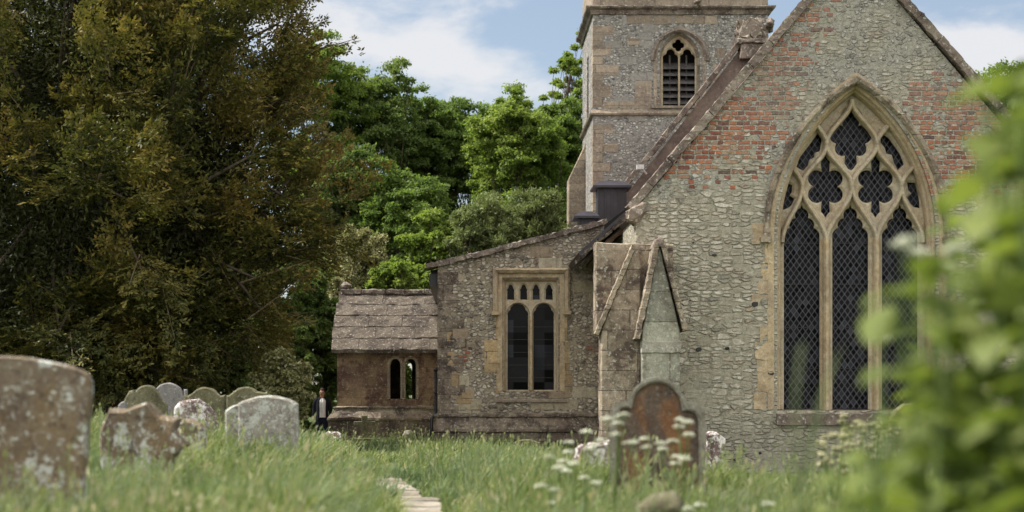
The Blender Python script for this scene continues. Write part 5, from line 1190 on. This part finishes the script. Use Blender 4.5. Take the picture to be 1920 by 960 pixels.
# ------------------------------------------------------------------ leafy weeds close to the camera
def weed(px, ytop, Y, seed, label, lsz=.085, lean=0.0):
    rng = np.random.default_rng(seed+900); x = PX(px, Y); zt = PZ(ytop, Y); g0 = gz(x, Y)
    root = thing('leafy_weed', (x, Y, g0), label, 'weed', 'leafy weeds close by on the right')
    Hh = max(zt-g0, .25); n = int(Hh/.075); t = np.linspace(.10, 1, n); sx = np.sin(t*2.2+seed)*.04+lean*t*t; sy = np.cos(t*1.7+seed)*.03
    ax_ = np.stack([x+sx, Y+sy, g0+t*Hh], -1)
    mb = MB(); mb.tube([(x, Y, g0-.02)]+[tuple(p) for p in ax_[::3]]+[tuple(ax_[-1])], .004, 5); mb.build('stem', M['stem'], root)
    C = []; D = []; Nn = []; L = []
    for i, p in enumerate(ax_):
        a0 = i*1.57+seed
        for s_ in (0, math.pi):
            a = a0+s_+rng.normal(0, .3); d = np.array([math.cos(a), math.sin(a), rng.uniform(-.35, .45)]); size = lsz*(1.15-.55*t[i])*rng.uniform(.75, 1.3)
            C.append(p+d*.01); D.append(d); Nn.append(np.array([0, 0, 1.])+rng.normal(size=3)*.45); L.append(size)
    C, D, Nn, L = map(np.array, (C, D, Nn, L)); D = unit(D); S = unit(np.cross(D, Nn)); U = np.cross(S, D)
    prof = [(0, .08), (.12, .34), (.35, .5), (.6, .40), (.85, .17), (1, .01)]; q = []
    for (a, wa), (b, wb_) in zip(prof[:-1], prof[1:]):
        da = lambda k, w_, s_: C+D*(L*k)[:, None]+S*(L*w_*s_)[:, None]*.95+U*(L*(abs(w_)*.25-.35*k*k))[:, None]
        q.append(np.stack([da(a, wa, -1), da(a, wa, 1), da(b, wb_, 1), da(b, wb_, -1)], 1))
    v_ = np.stack(q, 1).reshape(-1, 3); k = len(C); rn = np.repeat(rng.uniform(0, 1, k), 5)
    raw_mesh('leaves', v_, 4, k*5, rn, LEAF['weed'], root)
TOPX = [1480, 1560, 1620, 1680, 1715, 1745, 1780, 1820, 1860, 1890, 1930, 2060]; TOPY = [955, 930, 900, 850, 720, 590, 490, 420, 300, 195, 150, 120]
rw = random.Random(66); wl_ = []
for i in range(50):
    Yw = rw.uniform(3.0, 6.2); px = 1500+570*((i+.5)/50)**.88+rw.uniform(-15, 15); top = float(np.interp(px, TOPX, TOPY))+abs(rw.gauss(0, 70))
    wl_.append((px, top, Yw))
for i, (px, top, Yw) in enumerate(wl_): weed(px, top, Yw, i, 'blurred bright green leafy weed close to the camera on the right', rw.uniform(.08, .13), rw.uniform(-.06, .02))
M['strap'] = mat_plain('dull_grass_blade', (.13, .17, .075), .6, .3, 0, .2, 20)
def strap(px0_, py0, px1_, py1, Y, wd, label, seed):
    a = Vector((PX(px0_, Y), Y, PZ(py0, Y))); b = Vector((PX(px1_, Y), Y+.1, PZ(py1, Y))); g0 = gz(a.x, Y); mb = MB(); n = 9; vs = []
    for i in range(n+1):
        t = i/n; p = a.lerp(b, t)+Vector((0, 0, .05*math.sin(math.pi*t))); w_ = wd*(1-t**2)*.5+.0005; d = (b-a).normalized(); s_ = Vector((-d.z, 0, d.x))
        vs += [p-s_*w_, p+Vector((0, .003, 0)), p+s_*w_]
    fs = []
    for i in range(n): fs += [(3*i, 3*i+1, 3*i+4, 3*i+3), (3*i+1, 3*i+2, 3*i+5, 3*i+4)]
    mb.add(vs, fs); mb.tube([(a.x, Y, g0-.02), tuple(a)], [.004, .003], 5)
    me = mb.mesh('grass_blade'); at_ = me.attributes.new('rnd', 'FLOAT', 'FACE'); at_.data.foreach_set('value', [.8]*len(me.polygons)); me.transform(Matrix.Translation((-a.x, -Y, -g0)))
    me.materials.append(M['strap']); o = bpy.data.objects.new('grass_blade', me); COL.objects.link(o); o.location = (a.x, Y, g0); tag(o, label, 'grass blade')
strap(1500, 930, 1600, 640, 4.0, .014, 'broad blurred grass blade slanting up across the right mullion', 1)
strap(1492, 730, 1530, 665, 3.6, .011, 'short blurred blade before the left light of the tall window', 2)
strap(120, 860, 225, 735, 8.2, .006, 'long thin blade slanting behind the big left headstone', 3)

# ------------------------------------------------------------------ the man
def skin_mesh(name, joints, edges, sub=2):
    me = bpy.data.meshes.new(name); me.from_pydata([j[0] for j in joints], edges, []); o = bpy.data.objects.new(name, me); COL.objects.link(o)
    md = o.modifiers.new('s', 'SKIN'); md.use_smooth_shade = True; me.skin_vertices[0].data[0].use_root = True
    for i, j in enumerate(joints):
        r_ = j[1]; me.skin_vertices[0].data[i].radius = r_ if isinstance(r_, tuple) else (r_, r_)
    o.modifiers.new('u', 'SUBSURF').levels = sub
    dg = bpy.context.evaluated_depsgraph_get(); dg.update(); out = bpy.data.meshes.new_from_object(o.evaluated_get(dg)); bpy.data.objects.remove(o); out.name = name; out.shade_smooth(); return out
def person():
    X, Y = PX(604, 59.2), 59.2; z0_ = gz(X, Y)
    root = thing('person', (X, Y, z0_), 'man with glasses in white t-shirt and open dark jacket, looking down beside the porch', 'person')
    sk = mat_plain('skin', (.36, .20, .14), .6, .3, 0, .12, 20); navy = mat_plain('navy_cloth', (.014, .015, .022), .9, .1, 0, .3, 12)
    tee = mat_plain('white_cotton', (.62, .62, .64), .9, .1, 0, .12, 12); jean = mat_plain('dark_denim', (.014, .017, .035), .9, .1, 0, .3, 12); hair = mat_plain('dark_hair', (.018, .012, .009), .7, .3, 0, .3, 40)
    J = [((0,0,.95),(.15,.10)), ((0,0,1.14),(.13,.09)), ((0,.01,1.36),(.15,.10)), ((0,.01,1.50),(.055,.055)), ((0,-.02,1.60),(.062,.07)), ((0,-.03,1.67),(.078,.09)), ((0,-.015,1.745),(.06,.07))]; E = [(0,1),(1,2),(2,3),(3,4),(4,5),(5,6)]
    J.append(((0,-.135,1.645),.012)); E.append((5, 7))
    for s_ in (-1, 1):
        k = len(J)
        J += [((s_*.09,0,.90),.095), ((s_*.10,-.01,.50),.06), ((s_*.11,.02,.09),.04), ((s_*.125,-.13,.04),.04),
              ((s_*.16,.01,1.41),.05), ((s_*.235,.03,1.14),.045), ((s_*.255,-.03,.90),.03), ((s_*.26,-.045,.84),(.022,.04)), ((s_*.078,-.03,1.665),.014)]
        E += [(0,k),(k,k+1),(k+1,k+2),(k+2,k+3),(2,k+4),(k+4,k+5),(k+5,k+6),(k+6,k+7),(5,k+8)]
        for f in range(4):
            m_ = len(J); yy_ = -.075+f*.022; ln = [.065,.075,.07,.055][f]
            J += [((s_*.262,yy_,.80),.009), ((s_*.262,yy_-.004,.80-ln*.5),.008), ((s_*.252,yy_-.008,.80-ln),.007)]; E += [(k+7,m_),(m_,m_+1),(m_+1,m_+2)]
        m_ = len(J); J += [((s_*.252,-.085,.85),.010), ((s_*.245,-.105,.81),.009)]; E += [(k+7,m_),(m_,m_+1)]
    def place(me, name, mat): me.transform(Matrix.Translation((X, Y, z0_))); return link(name, me, mat, root)
    place(skin_mesh('body', J, E, 2), 'body', sk)
    T = [((0,0,.97),(.165,.115)), ((0,0,.86),(.15,.11))]; E2 = [(0,1)]
    for s_ in (-1, 1):
        k = len(T); T += [((s_*.095,0,.80),.105), ((s_*.105,-.01,.50),.082), ((s_*.11,.01,.10),.068)]; E2 += [(1,k),(k,k+1),(k+1,k+2)]
    place(skin_mesh('trousers', T, E2, 2), 'trousers', jean)
    def rings(levels, a0, a1, n=28, th=.012, wob=.006):
        mb_ = MB(); 
        for s2 in (0, 1):
            for i, (z, rx, ry, cy) in enumerate(levels):
                for k in range(n+1):
                    t = R(a0+(a1-a0)*k/n); w_ = wob*math.sin(k*1.9+z*23)
                    mb_.v.append(((rx-th*s2+w_)*math.sin(t), cy-(ry-th*s2+w_)*math.cos(t), z))
        m_ = len(levels); N = n+1
        for s2 in (0, 1):
            o_ = s2*m_*N
            for i in range(m_-1):
                for k in range(n): mb_.f.append((o_+i*N+k, o_+i*N+k+1, o_+(i+1)*N+k+1, o_+(i+1)*N+k))
        for i in range(m_-1):
            for k in (0, n): mb_.f.append((i*N+k, (i+1)*N+k, m_*N+(i+1)*N+k, m_*N+i*N+k))
        return mb_
    mb_ = rings([(.90,.175,.125,0), (1.0,.172,.122,0), (1.15,.165,.12,0), (1.32,.185,.128,0), (1.42,.17,.115,.005), (1.47,.11,.085,.01), (1.495,.07,.07,.01)], 0, 360); me = mb_.mesh('shirt'); me.shade_smooth(); place(me, 'shirt', tee)
    mb_ = rings([(.82,.205,.15,.0), (.95,.20,.148,0), (1.12,.19,.145,0), (1.32,.205,.148,.005), (1.42,.195,.135,.01), (1.48,.125,.10,.012), (1.53,.085,.09,.015)], 38, 335); me = mb_.mesh('jacket'); me.shade_smooth(); jk = place(me, 'jacket', navy)
    for s_ in (-1, 1):
        me = skin_mesh('sleeve', [((s_*.09,.012,1.445),.085), ((s_*.165,.012,1.435),.092), ((s_*.212,.015,1.36),.085), ((s_*.245,.03,1.14),.064), ((s_*.262,-.02,.93),.05)], [(0,1),(1,2),(2,3),(3,4)], 2); me.transform(Matrix.Translation((X, Y, z0_))); link('sleeve', me, navy, jk)
        me = skin_mesh('shoe', [((s_*.11,.05,.05),.05), ((s_*.12,-.05,.045),.048), ((s_*.13,-.17,.035),.035)], [(0,1),(1,2)], 2); place(me, 'shoe', M['iron'])
    me = bpy.data.meshes.new('hair'); bm = bmesh.new(); bmesh.ops.create_icosphere(bm, subdivisions=4, radius=1)
    bmesh.ops.delete(bm, geom=[v_ for v_ in bm.verts if v_.co.z < .12+(.38 if v_.co.y < -.15 else (-.75 if v_.co.y > .2 else -.25))], context='VERTS')
    for v_ in bm.verts: v_.co = Vector((v_.co.x*.093, v_.co.y*.108-.012, v_.co.z*.105+1.70))*(1+.006*nz(v_.co, 9))
    bm.to_mesh(me); bm.free(); me.shade_smooth(); place(me, 'hair', hair)
    mb_ = MB()
    for s_ in (-1, 1):
        pts = [(s_*.034+.026*math.cos(t), -.125, 1.672+.019*math.sin(t)) for t in np.linspace(0, 2*math.pi, 15)]; mb_.tube(pts, .0035, 4); mb_.tube([(s_*.06, -.124, 1.676), (s_*.088, -.03, 1.68)], .003, 4)
    mb_.tube([(-.008, -.126, 1.675), (.008, -.126, 1.675)], .003, 4); place(mb_.mesh('glasses'), 'glasses', M['iron'])
    mb_ = MB()
    for s_ in (-1, 1): mb_.tube([(s_*.034-.012, -.108, 1.672), (s_*.034+.012, -.108, 1.672)], [.007, .007], 6)
    place(mb_.mesh('eyes'), 'eyes', hair)
    mb_ = MB(); mb_.tube([(-.024, -.092, 1.602), (0, -.098, 1.600), (.024, -.092, 1.602)], [.003, .005, .003], 6); place(mb_.mesh('mouth'), 'mouth', mat_plain('lips', (.25, .09, .08)))
person()
